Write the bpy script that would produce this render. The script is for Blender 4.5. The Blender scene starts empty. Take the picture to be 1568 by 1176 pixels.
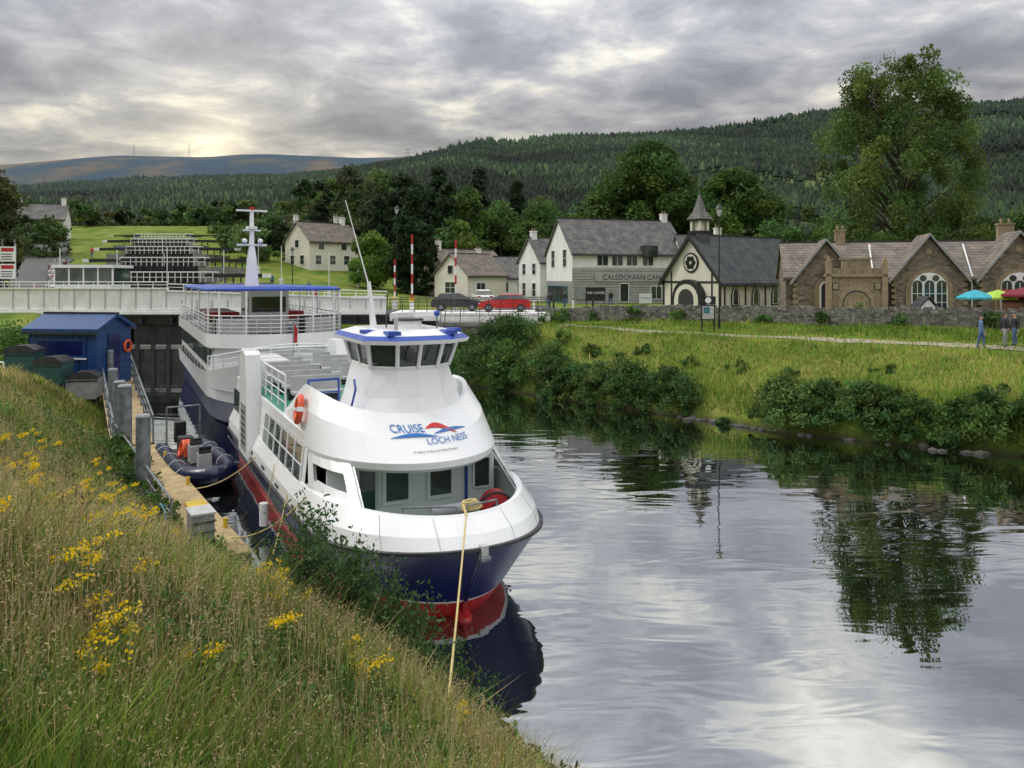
import bpy, math, random, numpy as np
from mathutils import Vector, Matrix
random.seed(7); rng=np.random.default_rng(7)
R=math.radians
sc=bpy.context.scene
COL=sc.collection
def Tm(x,y,z=0,rz=0): return Matrix.Translation((x,y,z))@Matrix.Rotation(rz,4,'Z')

# ------------------------------------------------------------------ materials
MC={}
def newmat(name):
    m=bpy.data.materials.new(name); m.use_nodes=True; nt=m.node_tree
    return m,nt,nt.nodes['Principled BSDF']
def N(nt,t,**k):
    n=nt.nodes.new(t)
    for a,b in k.items():
        if a in n.inputs.keys(): n.inputs[a].default_value=b
        else: setattr(n,a,b)
    return n
def c4(c): return (c[0],c[1],c[2],1)
def ramp(nt,fac,stops):
    r=nt.nodes.new('ShaderNodeValToRGB')
    e=r.color_ramp.elements
    e[0].position=stops[0][0]; e[0].color=c4(stops[0][1]); e[1].position=stops[-1][0]; e[1].color=c4(stops[-1][1])
    for p,c in stops[1:-1]:
        x=e.new(p); x.color=c4(c)
    nt.links.new(fac,r.inputs[0]); return r
def mat(name,c1,c2=None,rough=.6,scale=3,metal=0,bump=0,bs=20,lo=.35,hi=.65,spec=.5,coat=0,detail=5,streak=0):
    if name in MC: return MC[name]
    m,nt,p=newmat(name)
    if c2 is None: c2=tuple(v*.82 for v in c1)
    tc=nt.nodes.new('ShaderNodeTexCoord')
    n=N(nt,'ShaderNodeTexNoise',Scale=scale,Detail=detail); nt.links.new(tc.outputs['Object'],n.inputs['Vector'])
    r=ramp(nt,n.outputs[0],[(lo,c1),(hi,c2)]); last=r.outputs[0]
    if streak:
        mp_=nt.nodes.new('ShaderNodeMapping'); mp_.inputs['Scale'].default_value=(5,5,.3); nt.links.new(tc.outputs['Object'],mp_.inputs['Vector'])
        ns=N(nt,'ShaderNodeTexNoise',Scale=2,Detail=8); nt.links.new(mp_.outputs[0],ns.inputs['Vector'])
        rs=ramp(nt,ns.outputs[0],[(.5,(1,1,1)),(.72,(1-streak,1-streak*1.05,1-streak*1.2))])
        mx=N(nt,'ShaderNodeMix',data_type='RGBA',blend_type='MULTIPLY'); mx.inputs[0].default_value=1; nt.links.new(last,mx.inputs[6]); nt.links.new(rs.outputs[0],mx.inputs[7]); last=mx.outputs[2]
    nt.links.new(last,p.inputs['Base Color'])
    p.inputs['Roughness'].default_value=rough; p.inputs['Metallic'].default_value=metal
    p.inputs['Specular IOR Level'].default_value=spec; p.inputs['Coat Weight'].default_value=coat
    if bump:
        n2=N(nt,'ShaderNodeTexNoise',Scale=bs,Detail=6); nt.links.new(tc.outputs['Object'],n2.inputs['Vector'])
        b=N(nt,'ShaderNodeBump',Strength=bump,Distance=.05); nt.links.new(n2.outputs[0],b.inputs['Height']); nt.links.new(b.outputs[0],p.inputs['Normal'])
    MC[name]=m; return m
def stone(name,cs,scale=2.6,mortar=(.3,.27,.22)):
    m,nt,p=newmat(name); tc=nt.nodes.new('ShaderNodeTexCoord')
    mp=nt.nodes.new('ShaderNodeMapping'); mp.inputs['Scale'].default_value=(1,1,1.7); nt.links.new(tc.outputs['Object'],mp.inputs['Vector'])
    v=N(nt,'ShaderNodeTexVoronoi',Scale=scale); nt.links.new(mp.outputs[0],v.inputs['Vector'])
    v2=N(nt,'ShaderNodeTexVoronoi',Scale=scale,feature='DISTANCE_TO_EDGE'); nt.links.new(mp.outputs[0],v2.inputs['Vector'])
    sp=nt.nodes.new('ShaderNodeSeparateColor'); nt.links.new(v.outputs['Color'],sp.inputs[0])
    r=ramp(nt,sp.outputs[0],[(i/(len(cs)-1),c) for i,c in enumerate(cs)])
    e=ramp(nt,v2.outputs[0],[(.0,(0,0,0)),(.06,(1,1,1))])
    mx=N(nt,'ShaderNodeMix',data_type='RGBA'); nt.links.new(e.outputs[0],mx.inputs[0]); mx.inputs[6].default_value=c4(mortar); nt.links.new(r.outputs[0],mx.inputs[7])
    nt.links.new(mx.outputs[2],p.inputs['Base Color']); p.inputs['Roughness'].default_value=.9
    b=N(nt,'ShaderNodeBump',Strength=.6,Distance=.06); nt.links.new(e.outputs[0],b.inputs['Height']); nt.links.new(b.outputs[0],p.inputs['Normal'])
    MC[name]=m; return m
def slate(name,c1,c2):
    m,nt,p=newmat(name); tc=nt.nodes.new('ShaderNodeTexCoord')
    sx=nt.nodes.new('ShaderNodeSeparateXYZ'); nt.links.new(tc.outputs['Object'],sx.inputs[0])
    ad=N(nt,'ShaderNodeMath',operation='ADD'); nt.links.new(sx.outputs[0],ad.inputs[0]); nt.links.new(sx.outputs[1],ad.inputs[1])
    cb=nt.nodes.new('ShaderNodeCombineXYZ'); nt.links.new(ad.outputs[0],cb.inputs[0]); nt.links.new(sx.outputs[2],cb.inputs[1])
    br=N(nt,'ShaderNodeTexBrick',Scale=1.0); nt.links.new(cb.outputs[0],br.inputs['Vector'])
    br.inputs['Color1'].default_value=c4(c1); br.inputs['Color2'].default_value=c4(c2); br.inputs['Mortar'].default_value=c4(tuple(v*.5 for v in c1))
    br.inputs['Mortar Size'].default_value=.02; br.inputs['Brick Width'].default_value=.35; br.inputs['Row Height'].default_value=.2
    n=N(nt,'ShaderNodeTexNoise',Scale=1.2,Detail=8); nt.links.new(tc.outputs['Object'],n.inputs['Vector'])
    r=ramp(nt,n.outputs[0],[(.35,(.65,.65,.65)),(.68,(1.25,1.22,1.1))])
    mx=N(nt,'ShaderNodeMix',data_type='RGBA',blend_type='MULTIPLY'); mx.inputs[0].default_value=1
    nt.links.new(br.outputs[0],mx.inputs[6]); nt.links.new(r.outputs[0],mx.inputs[7]); nt.links.new(mx.outputs[2],p.inputs['Base Color'])
    p.inputs['Roughness'].default_value=.75; MC[name]=m; return m
def leafmat(name,tr=.35,rough=.55):
    m,nt,p=newmat(name)
    a=nt.nodes.new('ShaderNodeAttribute'); a.attribute_name='Col'
    nt.links.new(a.outputs['Color'],p.inputs['Base Color']); p.inputs['Roughness'].default_value=rough; p.inputs['Specular IOR Level'].default_value=.25
    t=nt.nodes.new('ShaderNodeBsdfTranslucent'); nt.links.new(a.outputs['Color'],t.inputs[0])
    mx=nt.nodes.new('ShaderNodeMixShader'); mx.inputs[0].default_value=tr
    nt.links.new(p.outputs[0],mx.inputs[1]); nt.links.new(t.outputs[0],mx.inputs[2]); nt.links.new(mx.outputs[0],nt.nodes['Material Output'].inputs[0])
    MC[name]=m; return m
LEAF=leafmat('foliage',.4); GRASS=leafmat('grass_blades',.35,.6); CONIF=leafmat('conifer_needles',.1,.8)
WHITE=mat('white_boat_paint',(.84,.85,.86),(.79,.80,.81),.28,scale=.7,coat=.25,streak=.035,lo=.3,hi=.7)
NAVY=mat('navy_hull_paint',(.004,.010,.075),(.006,.012,.088),.3,scale=.8,coat=.1,spec=.3)
RED=mat('red_antifoul',(.5,.02,.02),(.38,.015,.02),.4,scale=2,streak=.25)
BLUE=mat('blue_paint',(.03,.08,.42),(.02,.06,.33),.4)
KBLUE=mat('kiosk_blue',(.01,.06,.21),(.008,.045,.15),.5,streak=.2)
GLASS=mat('dark_glass',(.015,.02,.022),(.04,.05,.05),.05,scale=1.5,spec=.9)
GLASSG=mat('green_glass',(.03,.05,.045),(.09,.12,.11),.05,scale=1.1,spec=.9)
GREEN=mat('green_deck',(.03,.2,.12),(.05,.26,.17),.6)
GREY=mat('grey_paint',(.3,.31,.32),(.22,.23,.24),.5)
LGREY=mat('light_grey',(.5,.5,.5),(.4,.4,.4),.55)
DARK=mat('dark_grey',(.04,.04,.045),(.02,.02,.022),.5)
BLACK=mat('black_paint',(.012,.012,.013),(.02,.02,.02),.4)
STEEL=mat('galvanised_steel',(.26,.28,.3),(.13,.15,.17),.5,metal=.3,scale=4,streak=.35)
ORANGE=mat('orange_plastic',(.75,.1,.03),(.6,.07,.02),.45)
YELLOW=mat('yellow_paint',(.7,.5,.04),(.6,.4,.03),.5)
ROPE=mat('yellow_rope',(.66,.54,.24),(.45,.36,.16),.9,scale=40)
WOOD=mat('deck_boards',(.52,.39,.2),(.36,.27,.14),.8,scale=3,bump=.3)
CONC=mat('concrete',(.3,.29,.27),(.17,.17,.16),.9,scale=1,bump=.4,streak=.4)
DCONC=mat('dark_concrete',(.07,.07,.065),(.03,.032,.03),.8,scale=1,bump=.4,streak=.5)  # darker concrete tone for the bridge piers and abutments
WALLW=mat('white_render',(.82,.82,.80),(.72,.72,.70),.8,scale=.7,streak=.08)
CREAM=mat('cream_render',(.72,.7,.58),(.63,.61,.51),.8,scale=.6,streak=.08)
BEIGE=mat('beige_render',(.5,.42,.3),(.4,.34,.25),.85,streak=.15)
CLAD=mat('grey_cladding',(.42,.42,.41),(.34,.34,.335),.7,scale=1)
SAND=mat('sandstone',(.36,.28,.17),(.23,.18,.12),.85,scale=4,bump=.3,streak=.3)
TEAL=mat('teal_paint',(.06,.2,.24),(.05,.15,.2),.6)
RUB=stone('rubble_stone',[(.1,.085,.07),(.2,.165,.12),(.27,.21,.14),(.16,.14,.115),(.32,.26,.18)],3.0,(.2,.175,.14))
DRY=stone('drystone',[(.08,.08,.07),(.17,.165,.15),(.26,.25,.22),(.13,.12,.11)],3.2,(.04,.04,.035))
SL1=slate('slate_grey',(.12,.118,.125),(.19,.185,.185)); SL2=slate('slate_dark',(.07,.08,.088),(.09,.1,.108)); SL3=slate('slate_brown',(.17,.145,.13),(.25,.215,.19))
ASPH=mat('asphalt',(.1,.1,.1),(.07,.07,.07),.9,scale=5,bump=.2)
GRAV=mat('gravel_path',(.4,.35,.28),(.28,.24,.18),.95,scale=8,bump=.4)
BARK=mat('bark',(.09,.07,.05),(.05,.04,.03),.95,scale=8,bump=.8)
SKIN=mat('skin',(.5,.3,.22),(.45,.27,.2),.5); HAIR=mat('hair',(.05,.03,.02),(.03,.02,.015),.7)
RUBBER=mat('navy_rubber',(.006,.012,.045),(.012,.018,.055),.3)

# ------------------------------------------------------------------ mesh helpers
def fast(name,V,F,mats,mi=None,col=None,smooth=False,M=None):
    V=np.asarray(V,dtype=np.float32); F=np.asarray(F,dtype=np.int32); k=F.shape[1]; m=len(F)
    me=bpy.data.meshes.new(name); me.vertices.add(len(V)); me.vertices.foreach_set('co',V.ravel())
    me.loops.add(m*k); me.loops.foreach_set('vertex_index',F.ravel()); me.polygons.add(m)
    me.polygons.foreach_set('loop_start',np.arange(m,dtype=np.int32)*k)
    if mi is not None: me.polygons.foreach_set('material_index',np.asarray(mi,dtype=np.int32))
    if smooth: me.polygons.foreach_set('use_smooth',np.ones(m,dtype=bool))
    for x in mats: me.materials.append(x)
    me.update(calc_edges=True)
    if col is not None:
        a=me.color_attributes.new('Col','FLOAT_COLOR','POINT')
        c=np.ones((len(V),4),dtype=np.float32); c[:,:3]=np.clip(col,0,1); a.data.foreach_set('color',c.ravel())
    o=bpy.data.objects.new(name,me); COL.objects.link(o)
    if M is not None: o.matrix_world=M
    return o
class B:
    def __init__(s): s.v=[];s.f=[];s.m=[];s.sm=[];s.mats=[];s.M=Matrix()
    def add(s,vs,fs,mt,smooth=False):
        if mt not in s.mats: s.mats.append(mt)
        i=s.mats.index(mt); o=len(s.v)
        s.v+=[tuple(s.M@Vector(v)) for v in vs]
        for f in fs: s.f.append([o+k for k in f]); s.m.append(i); s.sm.append(smooth)
    def box(s,c,d,mt,rot=None):
        hx,hy,hz=d[0]/2,d[1]/2,d[2]/2; vs=[Vector((x*hx,y*hy,z*hz)) for x in(-1,1) for y in(-1,1) for z in(-1,1)]
        if rot is not None: vs=[rot@v for v in vs]
        s.add([v+Vector(c) for v in vs],[(0,1,3,2),(4,6,7,5),(0,4,5,1),(2,3,7,6),(0,2,6,4),(1,5,7,3)],mt)
    def bx(s,x0,x1,y0,y1,z0,z1,mt): s.box(((x0+x1)/2,(y0+y1)/2,(z0+z1)/2),(x1-x0,y1-y0,z1-z0),mt)
    def cyl(s,p0,p1,r0,r1=None,mt=None,n=8):
        if r1 is None: r1=r0
        p0=Vector(p0);p1=Vector(p1);d=(p1-p0)
        if d.length<1e-6: return
        q=d.to_track_quat('Z','Y'); vs=[];
        for p,r in((p0,r0),(p1,r1)):
            for i in range(n):
                a=2*math.pi*i/n; vs.append(p+q@Vector((r*math.cos(a),r*math.sin(a),0)))
        s.add(vs,[(i,(i+1)%n,n+(i+1)%n,n+i) for i in range(n)],mt,True)
        s.add(vs[:n],[tuple(range(n))[::-1]],mt); s.add(vs[n:],[tuple(range(n))],mt)
    def path(s,pts,r,mt,n=6):
        for a,b in zip(pts[:-1],pts[1:]): s.cyl(a,b,r,r,mt,n)
    def prism(s,prof,y0,y1,mt):
        n=len(prof); vs=[(x,y0,z) for x,z in prof]+[(x,y1,z) for x,z in prof]
        s.add(vs,[tuple(range(n)),tuple(range(n,2*n))[::-1]]+[(i,(i+1)%n,n+(i+1)%n,n+i) for i in range(n)],mt)
    def loft(s,rings,mts,closed=False,smooth=True):
        n=len(rings[0])
        for k in range(len(rings)-1):
            vs=list(rings[k])+list(rings[k+1]); mt=mts[k] if isinstance(mts,list) else mts
            if mt is None: continue
            s.add(vs,[(i,(i+1)%n,n+(i+1)%n,n+i) for i in range(n if closed else n-1)],mt,smooth)
    def ball(s,c,r,mt,sx=1,sy=1,sz=1,n=10):
        rings=[]
        for j in range(n//2+1):
            t=math.pi*j/(n//2); rings.append([(c[0]+r*sx*math.sin(t)*math.cos(2*math.pi*i/n),c[1]+r*sy*math.sin(t)*math.sin(2*math.pi*i/n),c[2]+r*sz*math.cos(t)) for i in range(n)])
        s.loft(rings,mt,True)
    def torus(s,c,axis,R_,r,mt,mt2=None,n=20,k=8):
        q=Vector(axis).to_track_quat('Z','Y'); rings=[]
        for i in range(n+1):
            a=2*math.pi*i/n; rings.append([Vector(c)+q@Vector(((R_+r*math.cos(2*math.pi*j/k))*math.cos(a),(R_+r*math.cos(2*math.pi*j/k))*math.sin(a),r*math.sin(2*math.pi*j/k))) for j in range(k)])
        s.loft(rings,[(mt2 if (mt2 and i%5==0) else mt) for i in range(n)],True)
    def rail(s,pts,h,mt,nr=3,sp=1.2,r=.02,up=(0,0,1)):
        up=Vector(up)
        for a,b in zip(pts[:-1],pts[1:]):
            a=Vector(a);b=Vector(b);L=(b-a).length;n=max(1,round(L/sp))
            for i in range(n+1):
                p=a.lerp(b,i/n); s.cyl(p,p+up*h,r,r,mt,5)
            for j in range(nr):
                z=h*(j+1)/nr; s.cyl(a+up*z,b+up*z,r*(1.2 if j==nr-1 else .7),None,mt,5)
    def obj(s,name,M=None,bevel=0):
        me=bpy.data.meshes.new(name); me.from_pydata(s.v,[],s.f)
        for x in s.mats: me.materials.append(x)
        me.polygons.foreach_set('material_index',s.m); me.polygons.foreach_set('use_smooth',s.sm); me.update()
        o=bpy.data.objects.new(name,me); COL.objects.link(o)
        if M is not None: o.matrix_world=M
        if bevel:
            b=o.modifiers.new('bevel','BEVEL'); b.width=bevel; b.segments=2; b.limit_method='ANGLE'; b.angle_limit=R(40)
        return o

# ------------------------------------------------------------------ terrain
LS=[(60,-60),(11.5,-3),(4,6),(.2,10.4),(-2.1,12.6),(-5,15.6),(-7.2,18),(-9.9,21.2),(-13.2,26.5),(-16,31.5),(-23,43.5),(-30,58),(-33,66),(-40,80)]
RS=[(120,-60),(45,10),(28,23.5),(20,30),(16.3,32),(12.1,34.8),(8.7,38.3),(2.5,44.5),(-2.4,49.5),(-5,56),(-7,66),(-12,80)]
def sd(poly,x,y):
    best=np.full(x.shape,1e9); sg=np.ones(x.shape)
    for (ax,ay),(bx,by) in zip(poly[:-1],poly[1:]):
        dx,dy=bx-ax,by-ay; t=np.clip(((x-ax)*dx+(y-ay)*dy)/(dx*dx+dy*dy),0,1)
        d=np.hypot(x-ax-t*dx,y-ay-t*dy); cr=dx*(y-ay)-dy*(x-ax); m=d<best-1e-9
        best=np.where(m,d,best); sg=np.where(m,np.sign(cr),sg)
    return best*sg
def S(t): t=np.clip(t,0,1); return t*t*(3-2*t)
def wob(x,y,s,seed=0):
    r=np.random.default_rng(100+seed); o=0
    for i in range(6):
        a=r.uniform(0,6.28); f=s*(1.6**(i%4))*r.uniform(.7,1.3); o=o+np.sin((x*math.cos(a)+y*math.sin(a))*f+r.uniform(0,6.28))/(1.5**(i%4))
    return o/3
def H(x,y):
    x=np.asarray(x,float); y=np.asarray(y,float); x,y=np.broadcast_arrays(x,y)
    dl=sd(LS,x,y); dr=-sd(RS,x,y)
    dl=dl+.25*wob(x,y,.8,1); dr=dr+.35*wob(x,y,.7,2)
    cap=np.clip(7-.128*y,2.3,5.35); cap=np.maximum(cap,2.3+1.9*S((y-48)/10))
    t=np.clip(dl/(1.35*cap),0,1); hl=cap*t*(1.35-.35*t)+.1*wob(x,y,1.1,3)*S(dl)
    wR=np.interp(y,[25,32,40,50,60],[5.0,5.4,7.2,7,5.5]); tr=np.clip(dr/wR,0,1)
    hr=.45*S(dr/.8)+2.8*(tr*(1.1-.1*tr))+.85*S((dr-wR)/14)+(.08*wob(x,y,.8,4)+.12*wob(x,y,.35,14))*S(dr)
    ca=-1.8*S(np.minimum(-dl,-dr)/2.5)
    z=np.where(dl>0,hl,np.where(dr>0,hr,ca))
    rise=.13*np.clip(y-72,0,90)*S((2-x)/47)
    zb=4.1+rise+.04*np.clip(y-110,0,150)
    z=z+(zb-z)*S((y-69)/5)
    z=z-3.2*S((6-np.abs(x+.455*y))/1.0)*S((y-76)/3)*S((150-y)/3)
    xs=[-1500,-704,-550,-264,-154,-77,62,200,385,462,726,1500]; zs=[78,98,110,122,144,164,189,201,216,224,252,266]
    zr=np.interp(x,xs,zs); tt=np.clip((y-240)/860,0,1)
    hill=zr*tt**1.08*(1-.55*S((y-1120)/450))+9*tt*wob(x,y,.008,5)+5*tt*wob(x,y,.02,6)*(1-S((y-950)/150))
    zm=np.interp(x,[-3000,-1620,-1300,-1000,-850,-700,-500,-330,0,900,3000],[300,362,392,385,398,392,383,388,350,420,450])*S((y-1500)/1100)*(1-.3*S((y-2700)/600))
    return z+np.maximum(hill,zm)
def hz(x,y): return float(H(np.array([x]),np.array([y]))[0])
def axis(fine0,fine1,st,lo,hi,g,mid=None):
    a=list(np.arange(fine0,fine1+st/2,st)); s=st
    while a[-1]<hi:
        s=min(s*g,60)
        if mid and a[-1]<mid: s=min(s,2.5)
        a.append(a[-1]+s)
    s=st; b=[a[0]]
    while b[-1]>lo:
        s=min(s*g,80)
        if b[-1]>-75: s=min(s,1.5)
        b.append(b[-1]-s)
    return np.array(b[:0:-1]+a)
gx=axis(-40,45,.5,-2600,2600,1.12); gy=axis(-6,72,.5,-150,3200,1.1,180)
X,Y=np.meshgrid(gx,gy); Z=H(X,Y)
nx,ny=len(gx),len(gy); idx=np.arange(nx*ny).reshape(ny,nx)
F=np.stack([idx[:-1,:-1],idx[:-1,1:],idx[1:,1:],idx[1:,:-1]],-1).reshape(-1,4)
gm,nt,p=newmat('grass_ground')
g=nt.nodes.new('ShaderNodeNewGeometry'); sx=nt.nodes.new('ShaderNodeSeparateXYZ'); nt.links.new(g.outputs['Position'],sx.inputs[0])
n1=N(nt,'ShaderNodeTexNoise',Scale=.35,Detail=10); nt.links.new(g.outputs['Position'],n1.inputs['Vector'])
n2=N(nt,'ShaderNodeTexNoise',Scale=9,Detail=6); nt.links.new(g.outputs['Position'],n2.inputs['Vector'])
ad=N(nt,'ShaderNodeMath',operation='ADD'); nt.links.new(n1.outputs[0],ad.inputs[0]); nt.links.new(n2.outputs[0],ad.inputs[1])
hf=N(nt,'ShaderNodeMath',operation='MULTIPLY'); nt.links.new(ad.outputs[0],hf.inputs[0]); hf.inputs[1].default_value=.5
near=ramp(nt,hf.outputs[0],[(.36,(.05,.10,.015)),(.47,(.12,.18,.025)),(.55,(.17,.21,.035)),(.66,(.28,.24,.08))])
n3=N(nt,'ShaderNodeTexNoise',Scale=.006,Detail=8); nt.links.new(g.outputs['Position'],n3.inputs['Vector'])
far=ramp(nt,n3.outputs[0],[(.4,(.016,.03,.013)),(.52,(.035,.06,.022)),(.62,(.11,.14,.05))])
moor=ramp(nt,n3.outputs[0],[(.45,(.055,.085,.115)),(.56,(.085,.10,.105)),(.66,(.15,.125,.10))])  # bluish stops carry distance haze in the colour, brown is the moorland
def mp(lo,hi,out=sx.outputs[1]):
    q=nt.nodes.new('ShaderNodeMapRange'); q.inputs[1].default_value=lo; q.inputs[2].default_value=hi; nt.links.new(out,q.inputs[0]); return q.outputs[0]
def mix(f,a,b):
    q=N(nt,'ShaderNodeMix',data_type='RGBA'); nt.links.new(f,q.inputs[0]); nt.links.new(a,q.inputs[6]); nt.links.new(b,q.inputs[7]); return q.outputs[2]
mud=nt.nodes.new('ShaderNodeRGB'); mud.outputs[0].default_value=(.03,.028,.016,1)
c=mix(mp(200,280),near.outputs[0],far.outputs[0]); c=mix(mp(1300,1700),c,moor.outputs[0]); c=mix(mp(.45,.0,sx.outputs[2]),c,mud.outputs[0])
nt.links.new(c,p.inputs['Base Color']); p.inputs['Roughness'].default_value=.95; p.inputs['Specular IOR Level'].default_value=.1
b=N(nt,'ShaderNodeBump',Strength=.5,Distance=.08); nt.links.new(n2.outputs[0],b.inputs['Height']); nt.links.new(b.outputs[0],p.inputs['Normal'])
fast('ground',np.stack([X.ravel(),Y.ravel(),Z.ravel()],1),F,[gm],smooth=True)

# water
wm,nt,p=newmat('canal_water'); nt.nodes.remove(p); out=nt.nodes['Material Output']
g=nt.nodes.new('ShaderNodeNewGeometry')
m1=nt.nodes.new('ShaderNodeMapping'); m1.inputs['Rotation'].default_value=(0,0,R(-6)); m1.inputs['Scale'].default_value=(.42,1.25,1); nt.links.new(g.outputs['Position'],m1.inputs['Vector'])
w1=N(nt,'ShaderNodeTexNoise',Scale=1.0,Detail=2,Distortion=.5); nt.links.new(m1.outputs[0],w1.inputs['Vector'])
w2=N(nt,'ShaderNodeTexNoise',Scale=.11,Detail=2); nt.links.new(g.outputs['Position'],w2.inputs['Vector'])
rr=ramp(nt,w2.outputs[0],[(.38,(.25,.25,.25)),(.6,(1,1,1))])
mu=N(nt,'ShaderNodeMath',operation='MULTIPLY'); nt.links.new(w1.outputs[0],mu.inputs[0]); nt.links.new(rr.outputs[0],mu.inputs[1])
b=N(nt,'ShaderNodeBump',Strength=.2,Distance=.1); nt.links.new(mu.outputs[0],b.inputs['Height'])
gl=nt.nodes.new('ShaderNodeBsdfGlossy'); gl.inputs['Roughness'].default_value=.0; gl.inputs[0].default_value=(.92,.95,.98,1); nt.links.new(b.outputs[0],gl.inputs['Normal'])
df=nt.nodes.new('ShaderNodeBsdfDiffuse'); df.inputs[0].default_value=(.008,.01,.006,1)
fr=N(nt,'ShaderNodeFresnel',IOR=1.6); nt.links.new(b.outputs[0],fr.inputs['Normal'])
mr=nt.nodes.new('ShaderNodeMapRange'); nt.links.new(fr.outputs[0],mr.inputs[0]); mr.inputs[1].default_value=0.04; mr.inputs[2].default_value=.5; mr.inputs[3].default_value=.40; mr.inputs[4].default_value=.94
mx=nt.nodes.new('ShaderNodeMixShader'); nt.links.new(mr.outputs[0],mx.inputs[0]); nt.links.new(df.outputs[0],mx.inputs[1]); nt.links.new(gl.outputs[0],mx.inputs[2]); nt.links.new(mx.outputs[0],out.inputs[0])
fast('canal_water',[(-60,-80,0),(140,-80,0),(140,73,0),(-60,73,0)],[(0,1,2,3)],[wm])

def strip(name,pts,w,mt,off=.03,st=1.0):
    P=[Vector(q) for q in pts]; out=[]
    for a,b_ in zip(P[:-1],P[1:]):
        n=max(1,int((b_-a).length/st))
        for i in range(n): out.append(a.lerp(b_,i/n))
    out.append(P[-1]); V=[];nw=5
    for i,q in enumerate(out):
        d=(out[min(i+1,len(out)-1)]-out[max(i-1,0)]).normalized(); nrm=Vector((-d.y,d.x))
        for k in range(nw):
            s_=(k/(nw-1)-.5)*w*(1+.12*math.sin(i*1.7+k)); x,y=q.x+nrm.x*s_,q.y+nrm.y*s_; V.append((x,y,hz(x,y)+off))
    Fs=[(i*nw+k,i*nw+k+1,(i+1)*nw+k+1,(i+1)*nw+k) for i in range(len(out)-1) for k in range(nw-1)]
    return fast(name,V,Fs,[mt])
strip('gravel_path',[(45,31),(26,38.6),(19,43.5),(12,48.8),(7.5,53),(3.5,58)],1.2,GRAV,.04,.5)
strip('lockside_road',[(-43,70),(-51,84),(-63.5,104),(-88,145),(-112,185)],7,ASPH,.16,2)
strip('village_road',[(2,70),(-2,80),(-10,105),(-16,140)],6,ASPH,.08,2)

# ------------------------------------------------------------------ foliage tools
def quads(c,s,col,asp=.5,up=0.0):
    n=len(c); a=rng.normal(size=(n,3)); a/=np.linalg.norm(a,axis=1,keepdims=True)
    b=rng.normal(size=(n,3))
    b-=a*(a*b).sum(1,keepdims=True); b/=np.linalg.norm(b,axis=1,keepdims=True)
    s=s[:,None]; V=np.stack([c+a*s,c+b*s*asp,c-a*s,c-b*s*asp],1).reshape(-1,3)
    return V,np.arange(n*4).reshape(n,4),np.repeat(col,4,0)
GAIN=1.55
def crown_pts(cx,cy,z0,Hh,W,ncl,nl,ls,col,shape='round',cr=.15,flat=.75,droop=0):
    t=rng.uniform(.02,1,ncl)
    if shape=='round': r=np.sin(np.pi*np.clip(t,0,1)**.75)**.55
    elif shape=='cone': r=(1-t)**.9*.95+.05
    elif shape=='tall': r=np.where(t<.3,.8+.66*t,1-.52*((t-.3)/.7)**1.5)
    elif shape=='column': r=np.clip(np.sin(np.pi*(t*.8+.12))**.4,.2,1)
    else: r=np.sqrt(np.clip(1-t**2,0.05,1))
    an=rng.uniform(0,6.283,ncl); ra=W/2*r*np.sqrt(rng.uniform(.12,1,ncl))*rng.uniform(.8,1.08,ncl)
    cc=np.stack([cx+ra*np.cos(an),cy+ra*np.sin(an),z0+t*Hh*.93],1)
    k=rng.integers(0,ncl,nl); crad=W*cr*rng.uniform(.55,1.35,ncl)
    d=rng.normal(size=(nl,3)); d/=np.linalg.norm(d,axis=1,keepdims=True); d*=(rng.uniform(0,1,nl)**.45)[:,None]; d[:,2]*=flat
    if droop: d[:,2]=d[:,2]*droop-abs(d[:,2])*.3
    P=cc[k]+d*crad[k][:,None]
    cf=rng.uniform(.6,1.4,ncl)[k]*rng.uniform(.7,1.35,nl)*GAIN
    hue=rng.uniform(-.15,.15,ncl)[k]
    C=np.array(col)[None]*cf[:,None]; C[:,0]*=1+hue*1.5; C[:,2]*=1-hue
    return cc,P,ls*rng.uniform(.6,1.35,nl),C
def tree(name,x,y,Hh,W,nl,ls,col,shape='round',ncl=60,cr=.15,base=.2,droop=0,tr=None,flat=.75):
    z=hz(x,y)-.1
    cc,P,s,C=crown_pts(x,y,z+Hh*base,Hh*(1-base),W,ncl,nl,ls,col,shape,cr,flat,droop)
    V,F,C4=quads(P,s,C)
    o=bpy.data.objects.new(name,None); COL.objects.link(o); o.location=(x,y,z)
    c=fast('crown',V-np.array([x,y,z]),F,[LEAF],col=C4); c.parent=o
    b=B(); tr=tr or Hh*.022
    top=Vector((0,0,Hh*.8)); mid=Vector((rng.uniform(-.2,.2),0,Hh*.4))
    b.cyl((0,0,-.3),mid,tr,tr*.65,BARK,10); b.cyl(mid,top,tr*.65,tr*.15,BARK,8)
    for q in cc[:22 if ncl<150 else 70]:
        q=Vector(q)-Vector((x,y,z)); st=Vector((0,0,max(Hh*.12,min(q.z-W*.25,Hh*.7))))
        m=st.lerp(q,.5)+Vector((0,0,W*.03)); b.cyl(st,m,tr*.3,tr*.17,BARK,6); b.cyl(m,q,tr*.17,tr*.05,BARK,5)
    t=b.obj('trunk_and_limbs'); t.parent=o
    return o
def mass(name,items,col_jit=.25,cr=.2):
    VV=[];CC=[]
    for (x,y,z,Hh,W,nl,ls,col,shape) in items:
        col=np.array(col)*rng.uniform(1-col_jit,1+col_jit)
        _,P,s,C=crown_pts(x,y,z,Hh,W,max(8,nl//60),nl,ls,col,shape,cr)
        V,F,C4=quads(P,s,C); VV.append(V);CC.append(C4)
    V=np.concatenate(VV); C=np.concatenate(CC); return fast(name,V,np.arange(len(V)).reshape(-1,4),[LEAF],col=C)
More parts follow.
